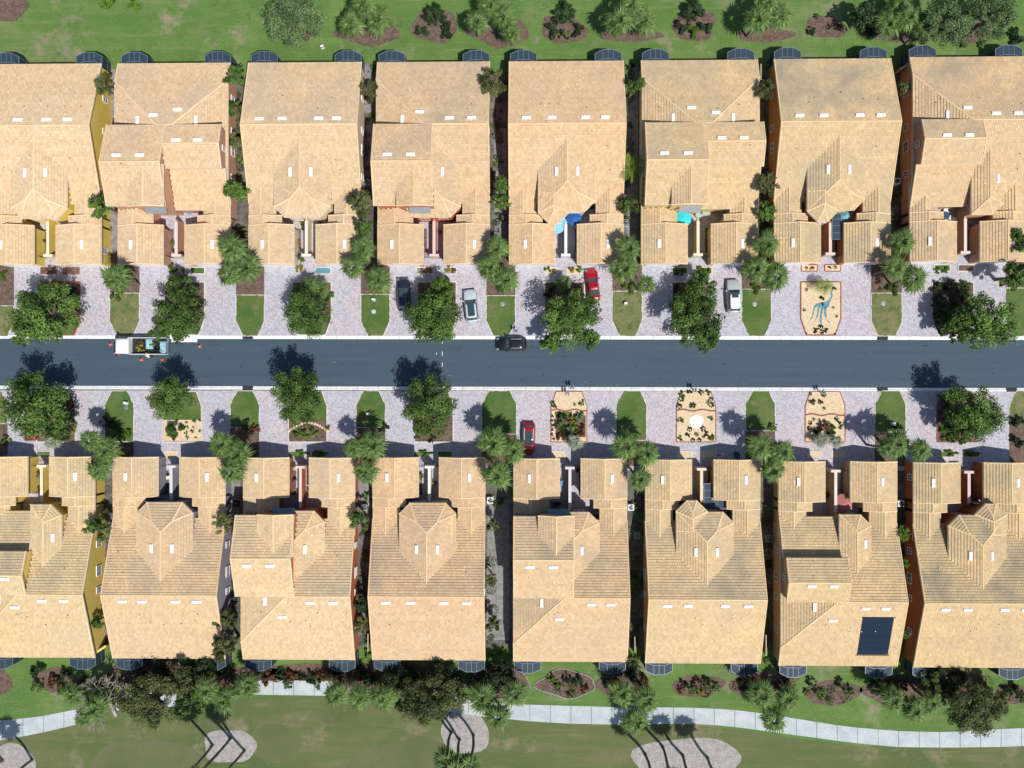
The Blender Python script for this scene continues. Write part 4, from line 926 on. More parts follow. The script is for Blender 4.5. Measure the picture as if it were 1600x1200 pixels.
shrubs([(878,652,10,'darkleaf'),(874,664,10,'oak'),(882,672,9,'darkleaf'),(896,656,9,'gold'),(899,664,8,'bright'),(890,672,9,'silver' if False else 'light'),(908,668,8,'rust'),(906,676,8,'rust'),(905,650,9,'light'),(876,682,8,'rust')],'shrub in planted bed beside red SUV',G)
shrubs([(863,630,5,'oak'),(866,635,5,'rust'),(909,630,6,'oak'),(898,632,3,'oak')],'small shrub on pebble half of bed beside red SUV',G)
for k,(x,y) in enumerate(((863,650),(862,658),(863,664),(863,671),(863,679),(865,686),(872,686),(880,687),(888,687))): shrub(x,y,3,'rust','tiny reddish shrub along left pebble border of bed beside red SUV','tiny shrubs round the fifth villa bed')
DK=[(1067,615,6,'bright'),(1077,613,5,'darkleaf'),(1096,613,5,'darkleaf'),(1106,614,5,'bright'),(1065,624,5,'darkleaf'),(1062,635,5,'darkleaf'),(1083,634,6,'light'),(1111,624,4,'darkleaf'),(1106,629,4,'oak'),(1112,633,5,'darkleaf')]
shrubs(DK,'shrub, upper pebble bed, sixth villa, bottom row',G)
shrubs([(1064,657,6,'oak'),(1111,654,5,'oak'),(1078,671,4.5,'darkleaf'),(1074,680,4.5,'darkleaf'),(1099,670,5,'darkleaf'),(1103,677,5,'darkleaf'),(1089,679,4,'oak'),(1083,688,4,'darkleaf'),(1093,688,4,'darkleaf'),(1064,684,5,'bright'),(1112,683,6,'bright'),(1099,682,3,'darkleaf')],'shrub round the white stone disc, sixth villa bed',G)
shrubs([(1270,629,6,'rust'),(1282,629,5,'rust'),(1288,617,5,'oak'),(1267,616,3,'bright'),(1288,638,3,'oak')],'shrub on upper pebbles, seventh villa, bottom row',G)
shrubs([(1272,655,3,'darkleaf'),(1280,657,3,'darkleaf'),(1266,661,4,'darkleaf'),(1264,670,4,'darkleaf'),(1307,654,4,'darkleaf'),(1312,660,4,'darkleaf'),(1314,668,4,'darkleaf'),(1288,668,11,'rust'),(1298,672,9,'bright'),(1278,674,8,'darkleaf'),(1294,661,4,'oak')],'shrub ringing lower pebble bed, seventh villa, bottom row',G)
shrubs([(1475,672,7,'bright'),(1478,684,7,'bright'),(1487,689,7,'bright'),(1500,690,7,'bright'),(1512,688,7,'bright'),(1473,620,9,'oak'),(1478,640,11,'darkleaf'),(1490,655,11,'rust')],'shrub in curved hedge bed, eighth villa, bottom row',G)
shrubs([(1402,668,9,'darkleaf'),(1208,668,8,'oak'),(990,690,7,'light'),(600,668,10,'darkleaf'),(398,672,10,'rust'),(385,665,10,'darkleaf'),(765,688,8,'bright'),(1590,660,13,'darkleaf'),(1592,690,12,'darkleaf'),(8,470+217,9,'bright'),(6,430,9,'bright')],'low shrub at a palm foot, bottom row front',G)
# side yard shrubs
G='round shrubs in the side gaps'
for x,y,r_,k,lab in ((582,105,6,'bright','uppermost round bush right of third villa, top row'),(581,182,6,'bright','second round bush right of third villa, top row'),(777,197,7,'bright','round bush right of fourth villa, top row, uppermost'),(780,220,7,'oak','round bush right of fourth villa, top row, second'),(779,255,8,'bright','round bush right of fourth villa, top row, third'),(781,338,8,'oak','tall bush right of fourth villa, top row, lowest'),(985,105,8,'darkleaf','round bush right of fifth villa, top row, uppermost'),(983,197,7,'bright','round bush right of fifth villa, top row, second'),(980,345,7,'bright','round bush right of fifth villa, top row, lowest'),
    (775,783,11,'bright','bright bush by air conditioner right of fourth villa, bottom row'),(786,1020,8,'bright','round bush pair, right, between fourth and fifth villas, bottom row'),(772,1022,8,'bright','round bush pair, left, between fourth and fifth villas, bottom row'),(993,790,8,'oak','bush right of fifth villa beside air conditioner, bottom row'),(993,838,8,'oak','bush right of fifth villa, middle, bottom row'),(992,905,7,'oak','bush right of fifth villa, lower, bottom row'),(1198,790,7,'bright','hedge bush right of sixth villa, bottom row'),(1198,1033,6,'bright','small round bush at rear right of sixth villa, bottom row'),(1200,880,8,'darkleaf','dark bush right of sixth villa, bottom row'),(572,1022,8,'bright','low bush at rear right of third villa, bottom row'),(572,775,8,'oak','bush by air conditioner right of third villa, bottom row'),(1408,790,8,'oak','bush right of seventh villa, bottom row'),(1398,340,7,'oak','bush right of seventh villa, top row'),(1404,300,7,'bright','bush right of seventh villa, top row, upper'),(376,250,9,'oak','bush right of second villa, top row'),(572,1001,7,'oak','bush right of third villa, lower, bottom row'),(165,395,8,'darkleaf','dark bush by first villa garage, top row'),(378,360,9,'oak','bush right of second villa by palms, top row'),(1190,215,8,'darkleaf','dark bush left of seventh villa, top row')):
    shrub(x,y,r_,k,lab,G)
# rear shrubs
G='shrubs behind the villas'
shrubs([(680,22,20,'darkleaf'),(658,50,13,'darkleaf'),(700,50,15,'darkleaf')],'spiky dark shrub of trio behind fourth villa, top edge',G)
shrubs([(882,22,20,'darkleaf'),(862,46,15,'darkleaf'),(902,46,13,'darkleaf'),(882,55,12,'olive')],'spiky dark shrub of group behind fifth villa left, top edge',G)
shrubs([(1083,15,20,'darkleaf'),(1066,42,13,'darkleaf'),(1080,50,13,'bright'),(1104,42,13,'darkleaf')],'spiky dark shrub of group behind sixth villa, top edge',G)
shrubs([(1276,25,5,'darkleaf'),(1295,23,5,'darkleaf'),(1267,48,8,'darkleaf'),(1295,42,5,'darkleaf'),(1310,42,6,'darkleaf')],'low dark shrub in mulch bed behind seventh villa, top edge',G)
shrubs([(1590,58,15,'darkleaf'),(1362,45,16,'darkleaf'),(1500,60,16,'light'),(165,2,16,'bright'),(210,4,12,'bright'),(1535,70,8,'light')],'shrub at the top edge lawn',G)
shrubs([(58,1050,14,'darkleaf'),(98,1054,13,'darkleaf'),(82,1064,12,'rust'),(60,1072,12,'oak'),(98,1078,12,'oak')],'shrub in lawn bed behind first villa, bottom row',G)
shrubs([(222,1052,16,'rust'),(300,1050,16,'darkleaf'),(250,1050,14,'darkleaf'),(420,1062,13,'rust'),(440,1056,10,'darkleaf'),(455,1058,12,'rust'),(485,1060,12,'darkleaf'),(505,1056,12,'rust'),(530,1058,12,'rust'),(450,1068,10,'oak'),(497,1068,10,'oak')],'shrub behind second and third villas, bottom row',G)
shrubs([(552,1055,14,'rust'),(575,1062,14,'darkleaf'),(605,1052,14,'rust'),(640,1058,16,'darkleaf'),(716,1062,14,'darkleaf'),(770,1052,15,'rust'),(745,1058,14,'darkleaf'),(790,1058,10,'rust')],'shrub behind fourth villa, bottom row',G)
shrubs([(862,1062,9,'oak'),(872,1072,8,'oak'),(885,1060,9,'darkleaf'),(902,1062,11,'darkleaf'),(892,1085,8,'oak'),(912,1075,9,'rust')],'shrub in bordered bed behind fifth villa, bottom row',G)
shrubs([(950,1068,12,'darkleaf'),(962,1055,12,'rust'),(1005,1065,12,'rust'),(985,1055,12,'darkleaf')],'shrub above palms behind fifth and sixth villas, bottom row',G)
shrubs([(1070,1068,8,'darkleaf'),(1082,1076,9,'oak'),(1094,1080,8,'gold'),(1103,1066,9,'darkleaf'),(1118,1074,9,'oak'),(1088,1064,7,'rust'),(1064,1078,7,'rust')],'flowering shrub in bed behind sixth villa, bottom row',G)
shrubs([(1268,1065,9,'darkleaf'),(1280,1082,10,'oak'),(1296,1096,7,'light'),(1312,1068,9,'darkleaf'),(1326,1080,10,'oak'),(1262,1082,7,'oak')],'shrub in bed behind seventh villa, bottom row',G)
shrubs([(1165,1070,13,'darkleaf'),(1180,1062,10,'rust'),(1228,1066,12,'darkleaf'),(1370,1072,16,'darkleaf'),(1385,1062,14,'darkleaf'),(1405,1070,14,'rust'),(1460,1070,16,'darkleaf'),(1500,1062,16,'darkleaf'),(1535,1072,12,'rust'),(1582,1076,14,'darkleaf'),(1598,1090,10,'oak')],'shrub along rear beds, bottom right',G)

# ---------------------------------------------------------------- vehicles
def paint(name,c,rough=.28,metal=.3):
    m,n,b=newmat(name); b.inputs['Base Color'].default_value=(*c,1); b.inputs['Roughness'].default_value=rough; b.inputs['Metallic'].default_value=metal; b.inputs['Coat Weight'].default_value=.6; b.inputs['Coat Roughness'].default_value=.08; return m
def superring(x,w,z0,z1,tum=.0,n=12):
    "one body section: rounded box, half width w, from z0 to z1"
    out=[]
    for k in range(n):
        t=2*math.pi*(k+.5)/n; c,s=math.cos(t),math.sin(t); e=.42
        yy=w*math.copysign(abs(c)**e,c); zz=(z0+z1)/2+(z1-z0)/2*math.copysign(abs(s)**e,s)
        out.append((x,yy*(1-tum*max(0,(zz-z0)/(z1-z0)-.5)),zz))
    return out
def loft(secs):
    n=len(secs[0]); V=[v for s in secs for v in s]; Fc=[(i*n+k,i*n+(k+1)%n,(i+1)*n+(k+1)%n,(i+1)*n+k) for i in range(len(secs)-1) for k in range(n)]
    Fc+=[tuple(range(n))[::-1],tuple((len(secs)-1)*n+k for k in range(n))]; return V,Fc
def wheels(t,xs,w,R=.34):
    for x in xs:
        for s in (-1,1):
            a=MB(); a.bar((x,s*(w-.2),R),(x,s*w,R),R,20); o=a.obj('wheel',M['rubber'],t); r_=MB(); r_.bar((x,s*(w-.05),R),(x,s*(w+.01),R),R*.6,12); r_.obj('rim',M['iron'],o)
def car(label,cx,cy,head,L,W,Hh,pm,kind,roofm=None,rails=False,sun=None,base=.012):
    "head: photo direction the bonnet points to, degrees anticlockwise from right"
    c=P(cx,cy,.7); t=thing('car',label,'car',(c.x,c.y,base),math.radians(head),'cars parked or waiting'); w=W/2; h=L/2
    suv=kind=='suv'; bl=.98 if suv else .88; hd=.95 if suv else .82
    st=[(-h,.52,.42,.74),(-h+.04,.72,.36,.82),(-h+.12,.86,.3,.9),(-h+.35,.95,.24,bl+.02),(-h+.9,.99,.22,bl+.04),(-h*.3,1,.2,bl),(h*.2,1,.2,bl-.01),(h*.42,.99,.2,hd+.06),(h*.62,.98,.22,hd),(h-.5,.93,.24,hd-.07),(h-.25,.83,.27,hd-.15),(h-.09,.68,.32,hd-.24),(h-.02,.5,.38,hd-.33),(h,.36,.42,hd-.4)]
    V,Fc=loft([superring(x,w*k,a,b,.12) for x,k,a,b in st]); mb=MB(); mb.add(V,Fc); body=mb.obj('body',pm,t,True)
    # greenhouse
    f0,f1=(h*.40,h*.10); r0,r1=(-h+.28,-h+.62) if suv else (-h*.72,-h*.38)
    def ring(xa,xb,ww,z,n=5):
        rr=.28; P_=[]
        for (sx,sy,a0) in ((1,1,0),(-1,1,90),(-1,-1,180),(1,-1,270)):
            X=(xb if sx>0 else xa)-sx*rr; Y=sy*(ww-rr)
            for k in range(n): a=math.radians(a0+90*k/(n-1)); P_.append((X+rr*math.cos(a),Y+rr*math.sin(a),z))
        return P_
    A=ring(r0,f0,w*.9,bl-.05);B=ring(r1,f1,w*.7,Hh-.07); n=len(A)
    g=MB(); g.add(A+B,[(k,(k+1)%n,n+(k+1)%n,n+k) for k in range(n)]+[tuple(range(n,2*n))]); g.obj('windows',M['glass'],t)
    rf=MB(); C_=ring(r1-.05,f1+.03,w*.735,Hh-.075); D=ring(r1+.02,f1-.05,w*.69,Hh-.02); E_=ring(r1+.3,f1-.3,w*.4,Hh)
    rf.add(C_+D+E_,[(i*n+k,i*n+(k+1)%n,(i+1)*n+(k+1)%n,(i+1)*n+k) for i in range(2) for k in range(n)]+[tuple(range(2*n,3*n)),tuple(range(n))[::-1]]); ro=rf.obj('roof',roofm or pm,t,True)
    for s in (-1,1):
        for (a,b_) in (((f0-.12,s*w*.86,bl-.03),(f1-.02,s*w*.68,Hh-.07)),((r0+.12,s*w*.86,bl-.03),(r1+.05,s*w*.68,Hh-.07)),((-.1*h,s*w*.905,bl-.02),(-.12*h,s*w*.72,Hh-.07))):
            p=MB(); p.bar(a,b_,.045,5); p.obj('pillar',pm if b_[0]!=-.12*h else M['dark'],t)
        m_=MB(); m_.box(f0-.3,min(s*w*.97,s*(w+.2)),bl-.02,f0-.14,max(s*w*.97,s*(w+.2)),bl+.13); m_.obj('mirror',pm,t)
        l=MB(); l.box(h-.42,min(s*w*.62,s*w*.86),hd-.3,h-.1,max(s*w*.62,s*w*.86),hd-.16); l.obj('headlight',M['iron'],t)
        l=MB(); l.box(-h+.0,min(s*w*.55,s*w*.83),.62,-h+.12,max(s*w*.55,s*w*.83),.8); l.obj('tail_light',TAIL,t)
        if rails: q=MB(); q.bar((r1+.1,s*w*.66,Hh+.03),(f1-.15,s*w*.66,Hh+.03),.03,5); q.obj('roof_rail',M['white'] if rails=='w' else M['iron'],t)
    if sun: q=MB(); q.add([(sun[0],-w*.5,Hh+.008),(sun[1],-w*.5,Hh+.008),(sun[1],w*.5,Hh+.008),(sun[0],w*.5,Hh+.008)],[(0,1,2,3)]); q.box(sun[0],-w*.5,Hh-.05,sun[1],w*.5,Hh+.004); q.obj('sunroof',M['glass'],ro)
    wheels(t,(-h*.62,h*.62),w*.97)
    return t
TAIL=plain('tail_red',(.4,.02,.02),.3)
PB_=paint('paint_black',(.012,.014,.018)); PN=paint('paint_navy',(.015,.03,.055)); PS=paint('paint_silver',(.5,.58,.63),.25,.1); PG=paint('paint_grey_silver',(.42,.46,.47),.25,.1); PR=paint('paint_red',(.42,.005,.02)); PW=paint('paint_white',(.8,.81,.82),.3,0)
car('dark blue SUV parked on the left driveway of the fourth top-row villa',631,460,92,4.7,1.9,1.68,PN,'suv',sun=(-.5,.5))
car('silver SUV with black glass roof on driveway of fourth top-row villa',736,478,96,4.7,1.95,1.68,PS,'suv',rails='w',sun=(-1.55,.3))
car('bright red sedan on right driveway of the fifth top-row villa',926,444,97,4.5,1.8,1.46,PR,'sedan')
car('silver and white SUV on right driveway of the sixth top-row villa',1146,463,92,4.8,1.9,1.7,PG,'suv',roofm=PW,sun=(-.3,.45))
car('black SUV standing on the road by the kerb mailbox',799,537.5,180,4.3,1.9,1.65,PB_,'suv',rails='i',base=-.1)
car('red SUV with dark glass roof before fifth villa, bottom row',826,686,-92,4.6,1.9,1.66,PR,'suv',rails='w',sun=(-1.2,.5))
car('dark red car half hidden under the large oak, bottom left',47,664,91,4.5,1.85,1.5,paint('paint_dark_red',(.25,.01,.015)),'sedan')
# landscaper's truck
c=P(223,541,.8); t=thing('truck','white landscaping truck with open bed of cuttings and blue tarps','truck',(c.x,c.y,-.1),math.pi)
w_=1.12
V,Fc=loft([superring(x,w_*k,.45,z,.05) for x,k,z in ((1.62,.98,2.12),(1.75,1,2.2),(2.6,1,2.22),(3.2,1,2.18),(3.75,.98,1.7),(4.0,.95,1.2),(4.12,.85,.95))])
mb=MB(); mb.add(V,Fc); cab=mb.obj('cab',PW,t,True)
mb=MB(); mb.add([(3.24,-.95,2.12),(3.24,.95,2.12),(3.72,.93,1.68),(3.72,-.93,1.68),(3.26,-.95,2.16),(3.26,.95,2.16),(3.75,.93,1.73),(3.75,-.93,1.73)],[(0,1,2,3),(7,6,5,4),(0,4,5,1),(1,5,6,2),(2,6,7,3),(3,7,4,0)]); mb.obj('windscreen',M['glass'],cab)
mb=MB(); mb.box(-3.6,-1.12,.75,1.5,1.12,.85); mb.obj('bed_floor',M['dark'],t)
for y0,y1 in ((-1.2,-1.12),(1.12,1.2)):
    mb=MB(); mb.box(-3.6,y0,.7,1.5,y1,1.55); mb.obj('bed_side',PW,t)
mb=MB(); mb.box(1.5,-1.2,.7,1.58,1.2,2.0); mb.obj('headboard',PW,t)
mb=MB(); mb.box(-3.72,-1.12,.7,-3.62,1.12,1.3); mb.obj('tailgate',M['cageframe'],t)
mb=MB(); mb.box(-3.6,-.9,.5,3.5,.9,.7); mb.obj('chassis',M['dark'],t)
for s in (-1,1):
    mb=MB(); mb.box(3.3,min(s*1.2,s*1.42),1.35,3.5,max(s*1.2,s*1.42),1.75); mb.obj('mirror',M['dark'],t)
wheels(t,(-2.4,2.9),1.08,.42)
R2=lambda dx,dy:(c.x-dx,c.y-dy)
def bushat(x,y,z,R,kind,label,grp,nm='cuttings'):
    me,L=get_crown(kind,0,'bush'); o=bpy.data.objects.new(nm,me); link(o); o.location=(x,y,z); o.scale=(R,R,R*.8); return tag(o,label,'cuttings',grp)
x,y=R2(.15,.25); bushat(x,y,1.15,.75,'gold','heap of yellow cuttings in the truck bed, front half','cuttings in the truck')
x,y=R2(.1,-.5); bushat(x,y,1.15,.5,'rust','heap of brown cuttings in truck bed beside the yellow heap','cuttings in the truck')
x,y=R2(-1.6,-.3); bushat(x,y,1.15,.6,'oak','green cuttings in the middle of the truck bed','cuttings in the truck')
tarp=plain('pale_blue_tarp',(.3,.5,.58),.6)
for k,(dx,dy,sx,sy,lab) in enumerate(((-1.1,-.3,.55,.7,'crumpled pale blue tarp in middle of truck bed'),(-3.0,.2,.42,.85,'crumpled pale blue tarp at tail of truck bed'))):
    x,y=R2(dx,dy); mb=MB(); rr=random.Random(k); V=[];n=8
    for i in range(n):
        for j in range(n): V.append((x+sx*(i/(n-1)*2-1),y+sy*(j/(n-1)*2-1),.95+.28*rr.random()*(0 if i in(0,n-1) or j in (0,n-1) else 1)+.1))
    V+= [(a,b,.8) for a,b,_ in V]
    m2=n*n; mb.add(V,[(i*n+j,i*n+j+1,(i+1)*n+j+1,(i+1)*n+j) for i in range(n-1) for j in range(n-1)]+[(i,(i+n),m2+i+n,m2+i) for i in range(0,m2-n,n)]+[(i,i+1,m2+i+1,m2+i) for i in range(n-1)]+[(m2-n+i,m2-n+i+1,2*m2-n+i+1,2*m2-n+i) for i in range(n-1)]+[(i+n-1,i+2*n-1,m2+i+2*n-1,m2+i+n-1) for i in range(0,m2-n,n)])
    tag(mb.obj('tarp',tarp),lab,'tarp')
for k,(dx,dy,R_,hh,lab) in enumerate(((-2.0,.75,.3,.75,'black tub in the truck bed, left of two'),(-2.65,.75,.27,.6,'black tub in the truck bed, right of two'))):
    x,y=R2(dx,dy); mb=MB(); mb.lathe([(R_*.8,0),(R_,hh),(R_*.9,hh),(R_*.72,.08)],16); tag(mb.obj('tub',M['rubber'],loc=(x,y,.76)),lab,'tub')
mb=MB(); a=P(268,529.5);b=P(308,534.5); mb.box(a.x,b.y,-.095,b.x,a.y,.02); o=mb.obj('ramp_board',M['white']); tag(o,'long white board lying along the kerb behind the truck','board')
# cones
c0=None
for k,(x,y,lab) in enumerate(((173,538,'orange cone ahead of the truck, leftmost cone'),(183,554,'orange cone at lower front corner of truck cab'),(221,562,'orange cone left of the crouching worker'),(254,562,'orange cone right of the worker'),(312,541,'orange cone behind the truck, rightmost cone'))):
    p=P(x,y); t=thing('traffic_cone',lab,'cone',(p.x,p.y,-.1),0,'cones round the truck')
    mb=MB(); mb.box(-.2,-.2,0,.2,.2,.04); mb.obj('base',M['orange'],t)
    mb=MB(); mb.lathe([(.15,.04),(.115,.26),(.09,.44),(.035,.74)],14); mb.obj('cone_body',M['orange'],t)
    mb=MB(); mb.lathe([(.119,.27),(.094,.43)],14); mb.obj('collar',M['white'],t)
# worker
def person(px,py,label,rz,bend=.9):
    c=P(px,py,.8); t=thing('person',label,'person',(c.x,c.y,-.1),rz)
    J=[(0,0,.92),(.05,0,1.12),(.16,0,1.32),(.27,0,1.44),(.33,0,1.5), # pelvis, waist, chest, neck, head base
       (.0,.1,.88),(.06,.12,.48),(-.02,.13,.08),(.12,.13,.04),(0,-.1,.88),(.1,-.12,.48),(.05,-.13,.08),(.19,-.13,.04),
       (.2,.19,1.38),(.3,.25,1.12),(.5,.2,1.0),(.58,.18,.97),(.2,-.19,1.38),(.33,-.25,1.13),(.55,-.2,1.05),(.63,-.18,1.03)]
    E_=[(0,1),(1,2),(2,3),(3,4),(0,5),(5,6),(6,7),(7,8),(0,9),(9,10),(10,11),(11,12),(2,13),(13,14),(14,15),(15,16),(2,17),(17,18),(18,19),(19,20)]
    Rr=[.14,.13,.15,.06,.055,.1,.065,.045,.045,.1,.065,.045,.045,.065,.05,.036,.035,.065,.05,.036,.035]
    me=bpy.data.meshes.new('body'); me.from_pydata(J,E_,[]); o=bpy.data.objects.new('body',me); link(o,t); m=o.modifiers.new('skin','SKIN'); s=o.modifiers.new('sub','SUBSURF'); s.levels=2; s.render_levels=2
    for i,v in enumerate(me.skin_vertices[0].data): v.radius=(Rr[i],Rr[i])
    me.skin_vertices[0].data[0].use_root=True; me.materials.append(M['shirt'])
    mb=MB(); mb.lathe([(.04,-.13),(.075,-.08),(.095,0),(.085,.07),(.03,.12)],14,(.37,0,1.62)); h_=mb.obj('head',M['skin'],t,True)
    mb=MB(); mb.box(.455,-.015,1.58,.49,.015,1.63); mb.obj('nose',M['skin'],h_)
    mb=MB(); mb.lathe([(.22,.0),(.22,.02),(.11,.03),(.1,.12),(.04,.14)],18,(.37,0,1.66)); mb.obj('hat',M['straw'],t,True)
    for s_ in (-1,1):
        mb=MB(); base=Vector((.6,s_*.18,1.0)); mb.box(base.x-.04,base.y-.035,base.z-.015,base.x+.05,base.y+.035,base.z+.015)
        for k in range(4): y_=base.y-.028+.019*k; mb.bar((base.x+.05,y_,base.z),(base.x+.095+.012*(k%3),y_,base.z-.02),.009,5,.007); mb.bar((base.x+.095+.012*(k%3),y_,base.z-.02),(base.x+.105,y_,base.z-.05),.008,5,.006)
        mb.bar((base.x,base.y-s_*.035,base.z),(base.x+.05,base.y-s_*.07,base.z-.01),.011,5,.008); mb.obj('hand',M['skin'],t)
        mb=MB(); X=-.0 if s_>0 else .07
        V,Fc=loft([[(x_+0,s_*.11+r_*math.cos(a),z_+0) if False else (x_+r_*math.cos(a),s_*y_+r_*math.sin(a),z_) for a in [k*math.pi/5 for k in range(10)]] for x_,y_,r_,z_ in ((.0,.1,.13,.95),(X/2,.11,.115,.7),(X+.03,.12,.09,.48),(X-.0,.13,.075,.12))]); mb.add(V,Fc); mb.obj('trouser_leg',M['jeans'],t,True)
    return t
person(233,558,'worker in cream shirt and straw hat leaning to the truck bed',math.radians(100))
# ---------------------------------------------------------------- street furniture
def mailbox(px,py,label,gr='mailboxes by the kerb'):
    p=P(px,py,.6); t=thing('mailbox',label,'mailbox',(p.x,p.y,.02),random.uniform(-.2,.2),gr)
    mb=MB(); mb.box(-.06,-.06,0,.06,.06,1.15); mb.obj('post',M['dark'],t)
    for s in (-1,1):
        mb=MB(); V=[]
        for y in (-.3,.25):
            for k in range(7): a=math.pi*k/6; V.append((s*.2+.11*math.cos(a),y,1.28+.11*math.sin(a)))
            V+=[(s*.2-.11,y,1.15),(s*.2+.11,y,1.15)]
        mb.add(V,[(k,(k+1)%9,9+(k+1)%9,9+k) for k in range(9)]+[tuple(range(9)),tuple(range(9,18))]); b_=mb.obj('letter_box',M['iron'],t)
        q=MB(); q.box(s*.2-.08,-.32,1.17,s*.2+.08,-.3,1.34); q.obj('flap',M['dark'],b_)
    mb=MB(); mb.box(-.3,-.05,1.08,.3,.05,1.14); mb.obj('arm',M['dark'],t)
mailbox(806,517,'grey twin mailbox on post beside the black SUV')
mailbox(893,605,'dark twin mailbox at the kerb, fifth villa, bottom row')
for x,y,l in ((886,614,'lower dark mailbox by the pebble bed kerb, fifth villa, bottom row'),(1084,609,'dark mailbox at the kerb, sixth villa, bottom row'),(1282,612,'dark mailbox at kerb, seventh villa, bottom row')): mailbox(x,y,l)
def utilbox(px,py,label,w_=.5,d=.4,h_=.6,mat='white',n='utility_box'):
    p=P(px,py,h_); t=thing(n,label,'utility box',(p.x,p.y,.06),random.uniform(-.4,.4),'utility boxes')
    mb=MB(); mb.add([(-w_/2,-d/2,0),(w_/2,-d/2,0),(w_/2,d/2,0),(-w_/2,d/2,0),(-w_/2*.92,-d/2*.9,h_),(w_/2*.92,-d/2*.9,h_),(w_/2*.92,d/2*.9,h_*.9),(-w_/2*.92,d/2*.9,h_*.9)],[(3,2,1,0),(4,5,6,7),(0,1,5,4),(1,2,6,5),(2,3,7,6),(3,0,4,7)]); mb.obj('cabinet',M[mat],t)
    mb=MB(); mb.box(-w_*.5,-d*.54,h_*.93,w_*.5,-d*.3,h_*1.04); mb.obj('lid',M['iron'],t)
for x,y,l in ((583,468,'white utility box on lawn right of third villa, top row'),(978,474,'white utility box on lawn right of fifth villa, top row'),(195,630,'white utility box on the first lawn strip, bottom row'),(575,647,'blue white box in palm shade, lawn right of third villa, bottom'),(1397,662,'pale box in palm shade, lawn right of seventh villa, bottom'),(503,72,'small white post box under the pale oak, top edge'),(1239,1041,'white box at the rear wall of seventh villa'),(730,1040,'white box at rear of fourth villa, bottom row')): utilbox(x,y,l)
for k,(x,y) in enumerate(((584,487),(197,637),(785,475),(1179,475),(1380,474),(1130,0))):
    if y==0: continue
    p=P(x,y); mb=MB(); mb.lathe([(.32,0),(.32,.03),(.27,.04)],18); o=mb.obj('manhole_cover',M['iron'] if k else M['concrete'],loc=(p.x,p.y,.062)); tag(o,['grey round cover on lawn right of third villa, top row','pale round cover on first lawn strip, bottom row','small round cover on lawn right of fourth villa, top row','small round cover on lawn right of sixth villa, top row','small round cover on lawn right of seventh villa, top row'][k],'cover','round covers in lawns')
# air conditioners
def ac(px,py,label,mat='white'):
    p=P(px,py,.9); t=thing('air_conditioner',label,'air conditioner',(p.x,p.y,.03),0,'air conditioners in the side gaps')
    mb=MB(); mb.box(-.5,-.5,0,.5,.5,.1); mb.obj('pad',M['concrete'],t)
    mb=MB(); mb.prism([(.42*sx+dx,.42*sy+dy) for sx,sy,dx,dy in ((-1,-1,.06,0),(1,-1,-.06,0),(1,-1,0,.06),(1,1,0,-.06),(1,1,-.06,0),(-1,1,.06,0),(-1,1,0,-.06),(-1,-1,0,.06))],.1,.9); mb.obj('casing',M[mat],t)
    mb=MB(); mb.lathe([(.34,.9),(.34,.92)],20); g_=mb.obj('fan_grille',M['dark'],t)
    for k in range(3):
        mb=MB(); a=k*2.094; mb.add([(.04*math.cos(a),.04*math.sin(a),.93),(.3*math.cos(a),.3*math.sin(a),.93),(.3*math.cos(a+.55),.3*math.sin(a+.55),.945),(.08*math.cos(a+.8),.08*math.sin(a+.8),.945)],[(0,1,2,3)]); mb.obj('fan_blade',M['iron'],g_)
for x,y,l,m_ in ((766,782,'air conditioner on grass right of fourth villa, bottom row','white'),(986,793,'air conditioner right of fifth villa, upper, bottom row','white'),(996,837,'air conditioner right of fifth villa, lower, bottom row','iron'),(569,793,'air conditioner right of third villa, bottom row','iron'),(368,787,'air conditioner right of second villa, bottom row','dark'),(1204,843,'air conditioner right of sixth villa, bottom row','iron'),(1408,787,'air conditioner right of seventh villa, bottom row','white'),(1402,283,'air conditioner right of seventh villa, top row','white'),(977,347,'air conditioner right of fifth villa, top row','iron'),(787,340,'air conditioner right of fourth villa, top row','dark'),(1196,268,'air conditioner right of sixth villa, top row','dark'),(573,285,'air conditioner right of third villa, top row','iron')): ac(x,y,l,m_)
# ---------------------------------------------------------------- courtyards
def umbrella(px,py,r_,col,label,h_=2.5,n=8,dr=.45):
    p=P(px,py,h_); R=r_/11*.98; m1=plain('canopy_'+label.split()[0]+str(px),col,.7,var=.06); t=thing('umbrella',label,'umbrella',(p.x,p.y,.03),.2,'patio umbrellas')
    mb=MB(); mb.bar((0,0,0),(0,0,h_+.08),.03,8); mb.lathe([(.28,0),(.28,.06),(.05,.1)],12); mb.obj('pole',M['iron'],t)
    for k in range(n):
        a=2*math.pi*k/n;b=2*math.pi*(k+1)/n; mb=MB(); q=[(0,0,h_),(R*math.cos(a),R*math.sin(a),h_-dr),(R*.97*math.cos((a+b)/2),R*.97*math.sin((a+b)/2),h_-dr-.05),(R*math.cos(b),R*math.sin(b),h_-dr)]
        mb.add(q+[(x,y,z-.02) for x,y,z in q],[(0,1,2,3),(7,6,5,4),(1,5,6,2),(2,6,7,3)]); mb.obj('canopy_panel',m1,t)
        mb=MB(); mb.bar((0,0,h_-.03),(R*math.cos(a),R*math.sin(a),h_-dr-.03),.012,4); mb.obj('rib',M['iron'],t)
umbrella(869,348,17,(.2,.45,.7),'pale blue umbrella in left court of fifth top-row villa')
umbrella(897,340,12,(.01,.09,.3),'deep blue umbrella in right court of fifth top-row villa',n=6)
umbrella(1068,341,13,(.03,.55,.6),'turquoise round umbrella in left court of sixth top-row villa',n=12,dr=.3)
umbrella(1322,336,11,(.15,.42,.5),'folded teal umbrella in court of seventh top-row villa, upper',n=6,dr=.9)
umbrella(1307,349,8,(.12,.36,.42),'teal umbrella in court of seventh top-row villa, lower',n=6,dr=.9)
